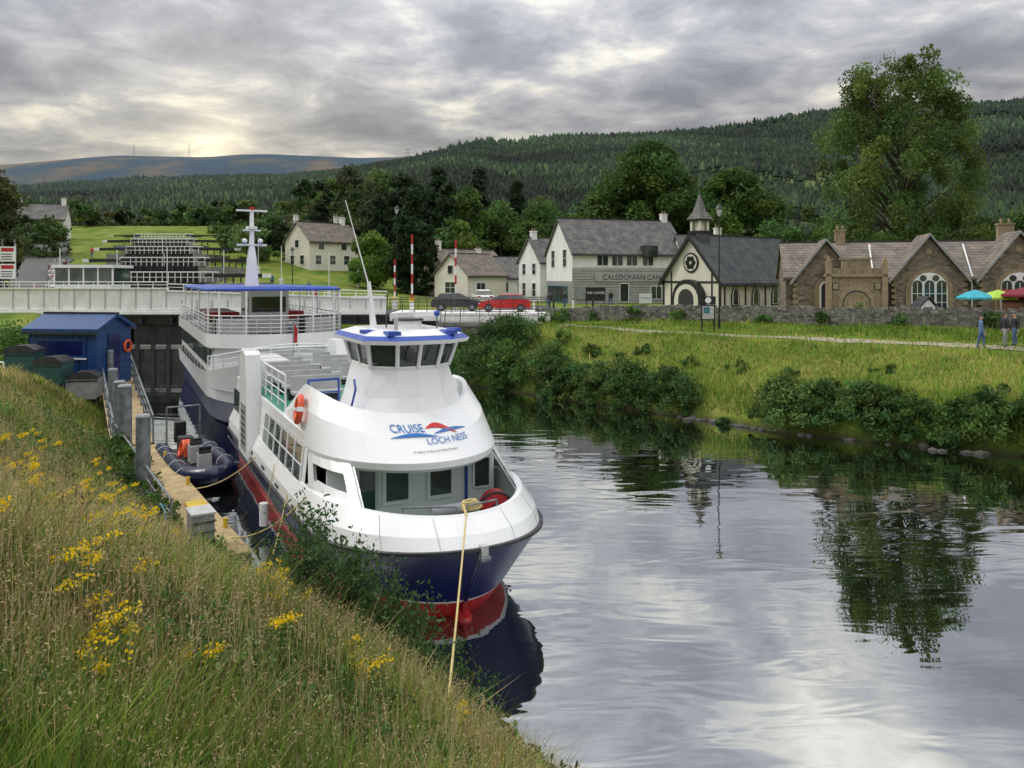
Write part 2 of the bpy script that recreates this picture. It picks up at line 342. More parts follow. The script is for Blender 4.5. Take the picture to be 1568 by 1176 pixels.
def grass(name,x,y,hh,w,col,lean=.35,extra=None):
    n=len(x); z=H(x,y)-.02; an=rng.uniform(0,6.283,n); la=rng.uniform(0,6.283,n); ln=np.abs(rng.normal(0,lean,n))*hh
    dx=np.cos(an)*w/2; dy=np.sin(an)*w/2; lx=np.cos(la)*ln; ly=np.sin(la)*ln
    b=np.stack([x,y,z],1); d=np.stack([dx,dy,0*dx],1); m=b+np.stack([lx*.35,ly*.35,hh*.55],1); t=b+np.stack([lx,ly,hh],1)
    V=np.stack([b-d,b+d,m+d*.8,m-d*.8,t],1).reshape(-1,3); o=np.arange(n)*5
    F=np.concatenate([np.stack([o,o+1,o+2],1),np.stack([o,o+2,o+3],1),np.stack([o+3,o+2,o+4],1)])
    return fast(name,V,F,[GRASS],col=np.repeat(col,5,0))
def pal(n,cols,w,j=.2):
    cols=np.array(cols); k=rng.choice(len(cols),n,p=np.array(w)/sum(w)); return cols[k]*rng.uniform(1-j,1+j,(n,1))

# left bank tall grass
n=360000; yy=1.2+rng.uniform(0,1,n)**1.7*42; xx=rng.uniform(-.85,.45,n)*yy*1.0+rng.uniform(-2,1,n)
d=sd(LS,xx,yy); k=(d>.05)&(np.hypot(xx,yy)>2.1)&(H(xx,yy)<6.2)&~((yy>33)&(d>3.2)); xx,yy,d=xx[k],yy[k],d[k]; n=len(xx)
patch=wob(xx,yy,.7,9)+.5*wob(xx,yy,2.2,19)
ga=pal(n,[(.11,.20,.025),(.18,.28,.04),(.26,.33,.055),(.05,.11,.02)],[3,4,3,1.8]); st=pal(n,[(.46,.38,.18),(.36,.28,.12),(.27,.16,.07)],[4,3,2])
dark=1+.38*wob(xx,yy,1.0,33)+.18*wob(xx,yy,3.2,34)
col=np.where((rng.uniform(0,1,n)<np.clip(.26+.38*patch+.12*S((-.35-xx/yy)/.2),.03,.82))[:,None],st,ga)*np.clip(dark,.45,1.5)[:,None]
hh=rng.uniform(.15,.6,n)*(1+.45*wob(xx,yy,1.5,8)); hh*=np.clip(1.1-.012*yy,.55,1)*np.clip(np.hypot(xx,yy)/5,.4,1); print('blades',n)
grass('bank_grass',xx,yy,hh,.0055+.0009*yy,col,.55)
k=rng.choice(n,16000); sx_,sy_=xx[k],yy[k]; k=(sy_<26)&(sy_>3); sx_,sy_=sx_[k],sy_[k]; m=len(sx_); hh=rng.uniform(.45,.8,m)*np.clip(np.hypot(sx_,sy_)/6,.45,1)
grass('seed_stalks',sx_,sy_,hh,np.full(m,.004)+.0004*sy_,pal(m,[(.5,.42,.22),(.38,.25,.13)],[3,1]),.2)
P=np.stack([sx_,sy_,H(sx_,sy_)+hh*.9],1); P=np.repeat(P,5,0)+rng.normal(0,1,(m*5,3))*np.array([.012,.012,.045])
V,F,C=quads(P,rng.uniform(.006,.012,m*5)*(1+.06*P[:,1]),pal(m*5,[(.5,.41,.22),(.38,.26,.14)],[2,1]),.3); fast('seed_heads',V,F,[GRASS],col=C)
# broad leaved weeds, in clumps
k=rng.choice(n,3600); its=[]
for a_,c_ in zip(xx[k],yy[k]):
    if c_<28 and c_>3.2 and wob(np.array([a_]),np.array([c_]),1.1,60)[0]>.12: its.append((a_,c_,hz(a_,c_),.26+.018*c_,.3+.022*c_,56,.016+.0012*c_,random.choice([(.04,.085,.02),(.06,.12,.028),(.08,.10,.03),(.05,.10,.02)]),'dome'))
mass('broadleaf_weeds',its)
# right bank grass
n=200000; yy=rng.uniform(22,66,n); xx=rng.uniform(-6,48,n); d=-sd(RS,xx,yy); k=(d>.3)&(d<17); xx,yy,d=xx[k],yy[k],d[k]; n=len(xx)
pp=wob(xx,yy,.5,11)+.5*wob(xx,yy,1.6,12); col=np.where((rng.uniform(0,1,n)<np.clip(.2+.34*pp+.25*np.exp(-((d-5)/2.5)**2),.03,.65))[:,None],pal(n,[(.42,.37,.12),(.32,.28,.09)],[1,1]),pal(n,[(.13,.24,.025),(.19,.32,.04),(.26,.37,.055),(.06,.13,.02)],[3,4,3,1]))*np.clip(1+.38*pp,.5,1.5)[:,None]
tall=(rng.uniform(0,1,n)<.06)
grass('far_bank_grass',xx,yy,rng.uniform(.1,.32,n)*np.where(d<3,1.9,1)*np.where(tall,2.4,1)*np.where((d>9)&(d<12.5),.5,1),.035+rng.uniform(0,.02,n),col,.5)

# ragwort
def ragwort(items):
    b=B(); Vs=[];Cs=[]
    sm=mat('ragwort_stem',(.08,.12,.03),(.12,.1,.04),.8)
    for (x,y,h) in items:
        z=hz(x,y)
        for s_ in range(rng.integers(2,6)):
            a=rng.uniform(0,6.28); rr_=rng.uniform(.1,.35); tx,ty=x+math.cos(a)*rr_*h,y+math.sin(a)*rr_*h; hh=h*rng.uniform(.7,1.25)
            b.cyl((x,y,z),(tx,ty,z+hh*.95),.006,.004,sm,4)
            nf=rng.integers(45,85); q_=rng.normal(0,1,(6,2))*.045; w_=rng.integers(0,6,nf)
            P=np.stack([tx+q_[w_,0]+rng.normal(0,.018,nf),ty+q_[w_,1]+rng.normal(0,.018,nf),z+hh+rng.normal(0,.018,nf)+q_[w_,0]*.4],1)
            V,F,C=quads(P,rng.uniform(.006,.0115,nf)*(1+.03*y),pal(nf,[(.85,.62,.01),(.68,.44,.01)],[3,1]),.9); Vs.append(V);Cs.append(C)
            nl=46; P=np.stack([x+(tx-x)*rng.uniform(0,1,nl)+rng.normal(0,.05,nl),y+(ty-y)*rng.uniform(0,1,nl)+rng.normal(0,.05,nl),z+hh*rng.uniform(.1,.95,nl)],1)
            V,F,C=quads(P,rng.uniform(.02,.045,nl),pal(nl,[(.08,.15,.03)],[1]),.3); Vs.append(V);Cs.append(C)
    V=np.concatenate(Vs);C=np.concatenate(Cs); o=fast('ragwort_flowers',V,np.arange(len(V)).reshape(-1,4),[LEAF],col=C); q=b.obj('stems'); q.parent=o
items=[(-4.6,7.6,.6),(-4.9,8.2,.6),(-4.2,7.9,.55),(-2.7,5.3,.5),(-2.6,4.7,.45),(-2.5,4.6,.4),(-3.1,10.1,.7),(-3.3,10.4,.7),(-3.0,10.9,.8),(-1.7,5.7,.5),(-1.15,6.4,.45),(-1.3,6.7,.45),(.25,6.9,.4),(.35,7.0,.45),(-.5,7.6,.4),(-5.4,6.9,.5),(-3.4,4.9,.5),(-6.2,9.8,.6),(-4,11.6,.6),(-2.2,7.4,.5),(-7.5,11.5,.7),(-8.5,13,.7),(-7.8,15.5,.7),(-10.5,17.5,.7),(-9.8,18.4,.7),(-11,20,.6),(-12.5,20,.6),(-8.5,16.6,.7),(-3.6,6.3,.5),(-6.9,12.4,.6),(-2.2,4.3,.4),(-5.8,10.6,.6),(-6.4,11.8,.6),(-1.9,4.6,.35),(-2.05,3.9,.35),(-4.4,13.2,.7)]
for i in range(20):
    y=rng.uniform(6,24); x=rng.uniform(-.65,-.2)*y
    if sd(LS,np.array([x]),np.array([y]))[0]>.6: items.append((x,y,rng.uniform(.4,.7)))
ragwort(items)
def spray(name,x,y,h,w,n,ls,col,m=120):
    b=B(); z=hz(x,y)-.05; Vs=[];Cs=[]
    for i in range(n):
        a=rng.uniform(0,6.28); r=w*rng.uniform(.1,.5); top=Vector((x+math.cos(a)*r,y+math.sin(a)*r,z+h*rng.uniform(.55,1.05))); mid=Vector((x,y,z)).lerp(top,.5)+Vector((0,0,.1*h))
        b.cyl((x+math.cos(a)*.05,y,z),mid,.012*min(1,h),.008*min(1,h),BARK,5); b.cyl(mid,top,.008*min(1,h),.003,BARK,4)
        t=rng.uniform(.15,1,m); P=np.array([(mid.lerp(top,(q-.5)*2) if q>.5 else Vector((x,y,z)).lerp(mid,q*2)) for q in t])+rng.normal(0,.085*min(1,h),(m,3))
        V,F,C=quads(P,rng.uniform(.6,1.2,m)*ls,pal(m,[col,tuple(v*1.6 for v in col)],[2,1],.3),.42); Vs.append(V);Cs.append(C)
    V=np.concatenate(Vs);C=np.concatenate(Cs); o=fast(name,V,np.arange(len(V)).reshape(-1,4),[LEAF],col=C); q=b.obj('stems'); q.parent=o
EC=(.045,.095,.026)
spray('elder_sapling',-3.2,11.8,2.2,1.7,26,.05,EC); spray('elder_sapling',-2.4,11.4,2.1,1.5,28,.05,EC); spray('elder_sapling',-1.7,10.8,1.8,1.4,26,.048,EC); spray('elder_sapling',-1.1,10.3,1.4,1.3,22,.045,EC); spray('elder_sapling',-.5,9.8,1.0,1.2,14,.042,EC); spray('elder_sapling',2.8,7.5,.75,.5,2,.02,(.05,.08,.02))
for (x,y,h) in ((-2.9,6.2,.7),(-1.9,6.6,.6),(-3.9,6.8,.75),(-3.2,8.2,.8),(-5.2,9.2,.8),(-2.3,5.0,.5),(-1.2,5.4,.5),(-2.0,8.8,.7),(-4.4,10.2,.9),(-6.6,10.8,.9),(-.4,6.4,.5),(-8.6,14.8,1.0)):
    spray('dock_plant',x,y,h,.35,5,.014+.001*y,random.choice([(.13,.055,.03),(.10,.08,.03),(.06,.11,.03)]),60)
its=[]
for (x,y,hh,w) in [(-2.4,11.2,.8,1.6),(-1.5,10.9,.7,1.4),(-.6,10,.6,1.4),(.2,9.2,.55,1.3),(1,8.4,.5,1.2),(-3.6,12.6,.8,1.6),(-4.6,14.2,.7,1.5),(-7,17.2,.8,1.6),(-9.3,19.6,.9,1.8),(-11.3,22.4,1.1,2),(-12.5,24.6,1.2,2),(-13.6,26.3,1.1,2)]:
    its.append((x,y,hz(x,y)-.2,hh,w,1300,.045+.002*y,(.05,.095,.02),'dome'))
mass('bank_shrubs',its)
its=[]
def thicket(p0,p1,n,h0,h1,off=1.0):
    for i in range(n):
        t=i/max(1,n-1); x=p0[0]+(p1[0]-p0[0])*t+rng.normal(0,.35); y=p0[1]+(p1[1]-p0[1])*t+rng.normal(0,.35); x+=off*.66*rng.uniform(.2,1.2); y+=off*.75*rng.uniform(.2,1.2)
        hh=rng.uniform(h0,h1); w=hh*rng.uniform(1.1,1.8); its.append((x,y,max(hz(x,y),0)-.3,hh,w,int(1300*w/2),.09,random.choice([(.04,.082,.02),(.055,.10,.023),(.035,.068,.018),(.068,.11,.028)]),'dome'))
thicket((-5,56),(-2.4,49.7),7,1.8,2.8); thicket((-2.4,49.7),(2.5,44.6),16,1.3,2.4,1.4); thicket((2.5,44.6),(8.2,38.9),20,1.0,2.0,.9); thicket((-3,54),(1,51.5),6,2.0,3.0,1)
thicket((8.4,38.7),(12.1,34.9),7,.4,.9,.5); thicket((12.1,34.8),(16.4,32),16,1.0,1.9,.9); thicket((16.4,32),(19,30.6),8,.8,1.4,.8); thicket((19,30.6),(24,26.8),16,1.0,1.9,.9); thicket((24,26.8),(34,18),14,1.2,2.2,1.2)
for (x,y,hh,w) in [(12,41,.7,1.6),(8,46,.6,1.5),(18,37,.5,1.2),(14,38.6,.5,1.1),(5,48,.8,1.6),(10,43,.5,1.3),(21,33.5,.5,1.3),(3.5,51,.9,1.8),(6.5,46.5,.5,1)]: its.append((x,y,hz(x,y)-.2,hh,w,700,.09,(.06,.11,.025),'dome'))
mass('waterside_bushes',its,.25,.16)
b=B(); RK=mat('rock',(.12,.11,.10),(.06,.055,.05),.9,bump=.6)
for i in range(60):
    t=rng.uniform(0,1); i0=rng.choice([3,4,5,5,5,6,7]); a=Vector(RS[i0]).lerp(Vector(RS[i0+1]),t); b.ball((a.x+rng.normal(0,.25),a.y+rng.normal(0,.25),.0),rng.uniform(.08,.3),RK,rng.uniform(.8,1.5),1,.6,7)
b.obj('shore_rocks')

# ------------------------------------------------------------------ forest on hills
n=120000; y=250+870*rng.uniform(0,1,n)**.7; x=rng.uniform(-.95,.95,n)*y
dn=wob(x,y,.010,20)+.6*wob(x,y,.028,21); k=(dn>-.62)|(rng.uniform(0,1,n)<.12); x,y,dn=x[k],y[k],dn[k]
nr_=6000; ridge=rng.uniform(-1150,1150,nr_); x=np.concatenate([x,ridge]); y=np.concatenate([y,rng.uniform(1060,1125,nr_)]); dn=np.concatenate([dn,np.zeros(nr_)]); n=len(x)
z=H(x,y); big=wob(x,y,.016,40)+.5*wob(x,y,.045,41)
hh=rng.uniform(3.5,9.5,n)*np.clip(.55+y/1500,.6,1.2)*(1+.25*big); hh=np.where(y>1050,hh*rng.uniform(.5,1.35,n),hh); rad=hh*rng.uniform(.2,.4,n); ns=5
A=np.linspace(0,2*np.pi,ns,endpoint=False)
ring=lambda rr,zz:np.stack([x[:,None]+np.cos(A+1)*rr[:,None]*rng.uniform(.75,1.2,(n,ns)),y[:,None]+np.sin(A+1)*rr[:,None],np.repeat((z+zz)[:,None],ns,1)],-1)
V=np.concatenate([ring(rad,hh*.1),ring(rad*.8,hh*.45),np.stack([x,y,z+hh*.7],1)[:,None],np.stack([x,y,z+hh],1)[:,None]],1)
o=(np.arange(n)*(2*ns+2))[:,None]; Fs=[]
for i in range(ns):
    j=(i+1)%ns; Fs.append(np.concatenate([o+i,o+j,o+2*ns],1)); Fs.append(np.concatenate([o+ns+i,o+ns+j,o+2*ns+1],1))
F=np.concatenate(Fs)
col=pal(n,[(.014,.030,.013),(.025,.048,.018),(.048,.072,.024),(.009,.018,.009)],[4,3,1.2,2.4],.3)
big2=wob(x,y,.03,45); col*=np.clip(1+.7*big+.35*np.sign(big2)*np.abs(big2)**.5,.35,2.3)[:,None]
haze_mix=(np.clip((y-250)/1100,0,1)*(.15+.36*S((-x-60)/450)))[:,None]; col=col*(1-haze_mix)+np.array([.055,.09,.10])*haze_mix  # aerial haze painted into tree colours, stronger with distance and to the left
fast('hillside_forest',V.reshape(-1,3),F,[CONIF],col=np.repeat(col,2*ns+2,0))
its=[]
TC=[(.035,.065,.018),(.05,.085,.022),(.022,.04,.017),(.06,.10,.028),(.045,.055,.028)]
for i in range(430):
    y=148+150*rng.uniform(0,1)**1.3; x=rng.uniform(-.8,.8)*y
    if -.53<x/y<-.42 and y<170: continue
    u=x/y; hh=rng.uniform(7,12)*(1.45 if -.2<u<.15 else 1)*(.62 if u<-.28 else 1)
    its.append((x,y,hz(x,y)-.5,hh,rng.uniform(6,11)*(.8 if u<-.28 else 1),440,.58,random.choice(TC),random.choice(['round','dome','cone','round'])))
for i in range(50):
    y=rng.uniform(128,160); x=rng.uniform(-.22,.14)*y; its.append((x,y,hz(x,y)-.5,rng.uniform(11,18),rng.uniform(7,11),1500,.4,random.choice(TC),random.choice(['round','dome','cone','round'])))
for i in range(30):
    y=rng.uniform(112,140); x=rng.uniform(-.66,-.59)*y if i%3==0 else rng.uniform(-.40,-.23)*y; its.append((x,y,hz(x,y)-.5,rng.uniform(4,6.5),rng.uniform(4,7),900,.34,random.choice(TC),'round'))
mass('distant_treeline',its)
G1=(.055,.10,.022);G2=(.08,.135,.03);G3=(.022,.042,.018)
tree('birch_tree',38.3,76,25.5,18.5,62000,.17,(.07,.11,.026),'tall',260,.062,.08,droop=1.7)
tree('oak_tree',21.5,122,24.5,21,36000,.36,(.045,.082,.017),'round',170,.11,.03)
tree('oak_tree',34,118,19.5,17,24000,.36,(.06,.11,.024),'round',120,.12,.03)
tree('ash_tree',28,130,17,14,12000,.4,(.06,.10,.025),'round',60,.15,.03)
tree('sycamore_tree',13.5,118,16,12,12000,.36,(.05,.09,.022),'round',70,.14,.03)
tree('ash_tree',46,84,9,10,7000,.25,G2,'round',40,.15,.05); tree('ash_tree',54,82,10,10,7000,.25,G1,'round',40,.15,.05); tree('ash_tree',36,86,10,9,6000,.25,G1,'round',40,.15,.05); tree('ash_tree',29,84,9.5,8,7000,.25,G1,'round',40,.15,.05)
tree('oak_tree',-52.4,76,15,8,16000,.22,(.055,.07,.022),'round',80,.14,.06)
tree('cypress_tree',-13.6,98,10.5,3.8,9000,.2,(.018,.038,.012),'column',80,.2,.02); tree('cypress_tree',-11.2,97,9.5,3.4,8000,.2,(.018,.038,.012),'column',80,.2,.02)
tree('maple_tree',-18.5,100,7.5,6.5,9000,.2,(.085,.14,.025),'round',60,.16,.06)
for (x,y,h,w,c,s) in [(-8,128,17,10,G1,'round'),(-13,134,21,9,G3,'cone'),(-18,128,17,10,G3,'round'),(-2,128,15,11,G2,'round'),(-6,140,22,8,(.03,.04,.025),'cone'),(5,130,16,11,G1,'round'),(-27,140,12,9,G1,'round'),(-38,165,11,9,G2,'round'),(1,138,20,8,G3,'cone'),(-23,134,16,8,(.05,.06,.03),'round'),(-9,118,11,9,G2,'round'),(-15.5,120,15,7,G3,'cone'),(-10.5,124,18,6,G3,'cone'),(3,122,12,9,G1,'round'),(-21,122,13,7,G3,'cone')]:
    tree('pine_tree' if s=='cone' else 'sycamore_tree',x,y,h,w,9500,.3,c,s,70,.15,.03)

# ------------------------------------------------------------------ buildings
def window(b,u,z,w,h,fr=None,nx=1,nz=1,gl=None,t=.07):
    fr=fr or WHITE; gl=gl or GLASS
    b.bx(u-w/2,u+w/2,-.015,.02,z,z+h,gl)
    for (x0,x1,z0,z1) in [(u-w/2-t,u-w/2,z-t,z+h+t),(u+w/2,u+w/2+t,z-t,z+h+t),(u-w/2,u+w/2,z-t,z),(u-w/2,u+w/2,z+h,z+h+t)]: b.bx(x0,x1,-.06,.02,z0,z1,fr)
    for i in range(1,nx): x=u-w/2+w*i/nx; b.bx(x-.025,x+.025,-.045,.02,z,z+h,fr)
    for i in range(1,nz): q=z+h*i/nz; b.bx(u-w/2,u+w/2,-.04,.02,q-.02,q+.02,fr)
def arch(b,u,z,w,h,mt,y0,y1,pointed=False,k=10):
    r=w/2; pr=[(u-r,z),(u+r,z)]
    hs=h-(r*1.5 if pointed else r)
    for i in range(k+1):
        a=math.pi*i/k
        if pointed: x=u+r*math.cos(a); zz=z+hs+r*1.5*(1-abs(math.cos(a))**1.5)
        else: x=u+r*math.cos(a); zz=z+hs+r*math.sin(a)
        pr.append((x,zz))
    b.prism(pr,y0,y1,mt)
FM=lambda s,w,d:{'f':Matrix(),'l':Tm(0,d,0,R(-90)),'r':Tm(w,0,0,R(90))}[s]
def shell(b,w,d,he,hr,wm_,rm,oe=.35,og=.25,trim=None,base=-1.0):
    prof=[(0,base),(d,base),(d,he),(d/2,hr),(0,he)]
    vs=[(0,y,z) for y,z in prof]+[(w,y,z) for y,z in prof]
    b.add(vs,[(0,1,2,3,4),(9,8,7,6,5),(0,5,6,1),(0,4,9,5),(1,6,7,2)],wm_)
    sl=(hr-he)/(d/2); t=.16
    for sgn in (0,1):
        ye=-oe if sgn==0 else d+oe; ze=he-sl*oe+.02
        y2=d/2; z2=hr+.02
        vs=[(-og,ye,ze),(w+og,ye,ze),(w+og,y2,z2),(-og,y2,z2)]; vs+= [(x,y,z+t) for x,y,z in vs]
        b.add(vs,[(0,1,2,3),(4,7,6,5),(0,4,5,1),(1,5,6,2),(2,6,7,3),(3,7,4,0)],rm)
        if trim:
            for xg in (-og-.03,w+og+.03):
                b.add([(xg-.03,ye,ze-.22),(xg+.03,ye,ze-.22),(xg+.03,y2,z2-.22),(xg-.03,y2,z2-.22),(xg-.03,ye,ze+.2),(xg+.03,ye,ze+.2),(xg+.03,y2,z2+.2),(xg-.03,y2,z2+.2)],[(0,1,2,3),(4,7,6,5),(0,4,5,1),(1,5,6,2),(2,6,7,3),(3,7,4,0)],trim)
    b.bx(-og,w+og,-oe-.06,-oe+.04,he-sl*oe-.08,he-sl*oe+.04,DARK)
    b.bx(-og,w+og,d/2-.1,d/2+.1,hr+.12,hr+.24,DARK)
def chimney(b,x,y,z,h=1.2,mt=None,s=.7):
    mt=mt or WALLW; b.bx(x-s/2,x+s/2,y-.3,y+.3,z-1,z+h,mt); b.bx(x-s/2-.06,x+s/2+.06,y-.36,y+.36,z+h-.12,z+h,mt)
    for k in(-.18,.18): b.cyl((x+k*s/.7,y,z+h),(x+k*s/.7,y,z+h+.35),.1,.08,SAND,8)

def textmesh(s,size,align='CENTER'):
    cu=bpy.data.curves.new('t','FONT'); cu.body=s; cu.size=size; cu.align_x=align; cu.resolution_u=3
    o=bpy.data.objects.new('t',cu); COL.objects.link(o); dg=bpy.context.evaluated_depsgraph_get(); me=bpy.data.meshes.new_from_object(o.evaluated_get(dg))
    vs=[tuple(v.co) for v in me.vertices]; fs=[tuple(q.vertices) for q in me.polygons]; bpy.data.objects.remove(o); return vs,fs
def textflat(b,s,size,u,z,mt,y=-.1):
    vs,fs=textmesh(s,size); b.add([(x+u,y,zz+z) for x,zz,_ in vs],fs,mt)

b=B(); w,d,he,hr=14,8,5.8,9.6
shell(b,w,d,he,hr,WALLW,SL1)
b.bx(-.04,w+.04,-.08,.0,-.8,4.1,CLAD)
for i in range(14): b.bx(0,w,-.1,-.08,.3*i-.2,.3*i-.17,DARK)
for x in (3.6,5.4,7.2,9.2):
    window(b,x,4.35,1.3,1.15,WHITE,2,1,t=.05)
b.bx(8.4,10.2,-.5,.3,5.3,6.6,DARK); b.bx(8.5,10.1,-.52,-.5,5.4,6.5,GLASS)
b.M=Tm(0,-.1)
for x in (10.2,12.3): window(b,x,.6,1.3,1.4,WHITE,2)
window(b,6.2,.3,1.0,2.0,WHITE,1,1); b.M=Matrix()
b.bx(2.6,12.6,-.2,-.12,2.55,3.45,CLAD); textflat(b,'CALEDONIAN CANAL',.82,7.6,2.75,BLACK,-.21)
b.bx(.4,3.4,-.2,-.12,.6,2.0,GREY); b.bx(8,9.6,-.22,-.12,-.2,1.2,WHITE)
textflat(b,'THE WELLS',.25,8.8,.6,BLACK,-.23)
b.M=FM('l',w,d)
for u in (2.2,5.8): window(b,u,4.2,1.0,1.9,WHITE,1,2)
b.bx(.2,d-.2,-.1,-.0,-.8,2.6,GREY); b.M=FM('l',w,d)@Tm(0,-.1); window(b,3.9,.2,6,1.8,TEAL,5); b.M=Matrix()
chimney(b,13.4,4,hr,1.0)
b.obj('canal_shop_building',Tm(6.6,84,4.0,R(18)))
b=B(); shell(b,7,6,4.8,7.6,WALLW,SL1); b.M=FM('l',7,6)
for u in (1.6,4.4): window(b,u,3.2,.9,1.3,WHITE,1,2); window(b,u,.5,.9,1.6,WHITE,1,2)
b.M=Matrix(); chimney(b,.6,3,7.4)
b.obj('white_house',Tm(3.4,93,4.2,R(25)))
b=B(); shell(b,6,6,4.2,7.8,WALLW,SL1); window(b,2,2.6,.9,1.2); window(b,4.4,2.6,.9,1.2); chimney(b,5,3,7.6); b.obj('slate_roof_house',Tm(19.6,86,4.0,R(10)))

# chapel
b=B(); w,d,he,hr=11.2,6.6,2.75,6.5
shell(b,w,d,he,hr,CREAM,SL2,.3,.3,BLACK)
b.bx(-.03,w+.03,-.05,0,-1,.35,BLACK)
for i in range(4):
    u=1.6+i*2.5; arch(b,u,.7,1.0,1.75,BLACK,-.05,.0,True); arch(b,u,.8,.72,1.5,WHITE,-.08,-.04,True); arch(b,u,.85,.56,1.35,GLASS,-.1,-.07,True)
for i in range(5): b.bx(i*2.5+.28,i*2.5+.42,-.06,0,0,2.7,BLACK)
b.M=FM('l',w,d)
b.bx(-.02,d+.02,-.05,0,-1,.35,BLACK)
for q in (.0,d-.14): b.bx(q,q+.14,-.06,0,.3,2.7,BLACK)
b.bx(0,d,-.07,0,2.6,2.75,BLACK)
arch(b,d/2,-.1,3.3,3.0,BLACK,-.6,.0); arch(b,d/2,-.1,2.7,2.6,CREAM,-.64,-.58); arch(b,d/2,-.1,1.7,2.2,DARK,-.68,-.62)
b.cyl((d/2,.0,4.3),(d/2,-.08,4.3),.85,.85,BLACK,24); b.cyl((d/2,-.07,4.3),(d/2,-.1,4.3),.7,.7,CREAM,24)
for i in range(6):
    a=i*math.pi/3; b.cyl((d/2+.36*math.cos(a),-.1,4.3+.36*math.sin(a)),(d/2+.36*math.cos(a),-.13,4.3+.36*math.sin(a)),.24,.24,BLACK,10); b.cyl((d/2+.36*math.cos(a),-.12,4.3+.36*math.sin(a)),(d/2+.36*math.cos(a),-.15,4.3+.36*math.sin(a)),.17,.17,GLASS,10)
for (u,z) in ((1.0,2.9),(d-1.0,2.9)): b.bx(u-.06,u+.06,-.06,0,.3,3.6,BLACK)
b.M=Matrix()
cx,cy=1.0,d/2
b.bx(cx-.62,cx+.62,cy-.62,cy+.62,hr-.7,hr+.35,SL2); b.bx(cx-.72,cx+.72,cy-.72,cy+.72,hr+.35,hr+.5,BLACK)
for q in ((-.45,-.45),(.45,-.45),(.45,.45),(-.45,.45)): b.bx(cx+q[0]-.1,cx+q[0]+.1,cy+q[1]-.1,cy+q[1]+.1,hr+.5,hr+1.35,CREAM)
b.bx(cx-.3,cx+.3,cy-.3,cy+.3,hr+.5,hr+1.3,CREAM); b.bx(cx-.7,cx+.7,cy-.7,cy+.7,hr+1.35,hr+1.48,BLACK)
b.loft([[(cx+s_*a_,cy+s_*c_,hr+zz) for a_,c_ in((-1,-1),(1,-1),(1,1),(-1,1))] for s_,zz in((.78,1.48),(.42,2.1),(.16,3.1),(.02,3.7))],SL1,True,False)
b.cyl((cx,cy,hr+3.6),(cx,cy,hr+4.2),.03,.02,DARK,5)
b.obj('chapel',Tm(16.9,62,3.95,R(33)))

# stone school house
b=B(); w,d,he,hr=19,7,3.2,5.7
shell(b,w,d,he,hr,RUB,SL3,.3,.2)
def gable(x0,x1,out,he,hr,big):
    c=(x0+x1)/2; W_=x1-x0; y0=-out
    b.prism([(x0,-1),(x1,-1),(x1,he),(c,hr-.15),(x0,he)],y0,2.5,RUB)
    sl=(hr-he)/(W_/2); t=.15
    for sg in (-1,1):
        xe=c+sg*(W_/2+.35); ze=he-sl*.35; vs=[(xe,y0-.3,ze),(xe,3,ze),(c,3,hr),(c,y0-.3,hr)]; vs+=[(q[0],q[1],q[2]+t) for q in vs]
        b.add(vs,[(0,1,2,3),(4,7,6,5),(0,4,5,1),(1,5,6,2),(2,6,7,3),(3,7,4,0)],SL3)
        vs=[(xe,y0-.36,ze-.04),(xe,y0-.3,ze-.04),(c,y0-.3,hr-.04),(c,y0-.36,hr-.04)]; vs+=[(q[0],q[1],q[2]+.2) for q in vs]
        b.add(vs,[(0,1,2,3),(4,7,6,5),(0,4,5,1),(1,5,6,2),(2,6,7,3),(3,7,4,0)],GREY)
    ww=2.3 if big else .9; hh=2.9 if big else 2.3
    arch(b,c,.5,ww+.7,hh+.35,SAND,y0-.1,y0); arch(b,c,.7,ww,hh-.1,WHITE,y0-.13,y0-.09)
    if big:
        for i in range(3): u=c-ww/3+i*ww/3; arch(b,u,.85,ww/3-.16,2.1,GLASS,y0-.16,y0-.12)
        for u in (c-.4,c+.4): b.cyl((u,y0-.125,3.1),(u,y0-.16,3.1),.22,.22,GLASS,12)
        for i in range(3):
            u=c-ww/3+i*ww/3; b.bx(u-.02,u+.02,y0-.18,y0-.15,.85,2.8,WHITE)
            for zz in (1.4,2.0): b.bx(u-ww/6+.08,u+ww/6-.08,y0-.18,y0-.15,zz,zz+.04,WHITE)
    else: arch(b,c,.85,ww-.25,hh-.4,GLASS,y0-.16,y0-.12)
    b.cyl((c,y0-.05,hr-1.15),(c,y0,hr-1.15),.2,.2,SAND,10)
    for i in range(8):
        for xq in (x0,x1): b.bx(xq-.16,xq+.16,y0-.04,y0+.3,i*.42,i*.42+.25,SAND)
gable(.6,4.7,.9,3.1,5.8,False)
gable(7.2,11.7,.4,3.2,6.1,True)
gable(12.7,17.3,.4,3.2,6.2,True)
SAND2=mat('sandstone_light',(.4,.31,.19),(.28,.22,.14),.85,scale=3,bump=.4); px_=2.6
b.bx(px_,px_+3.7,-2.3,-.9,-1,3.2,SAND); b.bx(px_-.15,px_+3.85,-2.45,-.8,3.2,3.4,SAND2); b.bx(px_,px_+3.7,-2.35,-.9,3.4,3.8,SAND); b.bx(px_+.95,px_+2.75,-2.35,-1.5,3.8,4.4,SAND); b.bx(px_+.85,px_+2.85,-2.42,-1.45,4.4,4.52,SAND2)
for x in (px_+.05,px_+3.65): b.bx(x-.18,x+.18,-2.45,-2.1,-1,4.2,SAND2); b.prism([(x-.18,4.2),(x+.18,4.2),(x,4.65)],-2.4,-2.1,SAND2)
for x in (px_+.7,px_+1.3,px_+1.85,px_+2.4,px_+3.0): b.bx(x-.05,x+.05,-2.4,-2.35,3.42,3.78,SAND2)
for x in (px_+.5,px_+3.2): b.bx(x-.22,x+.22,-2.34,-2.3,2.3,2.8,DARK); b.bx(x-.17,x+.17,-2.36,-2.33,2.35,2.75,SAND2)
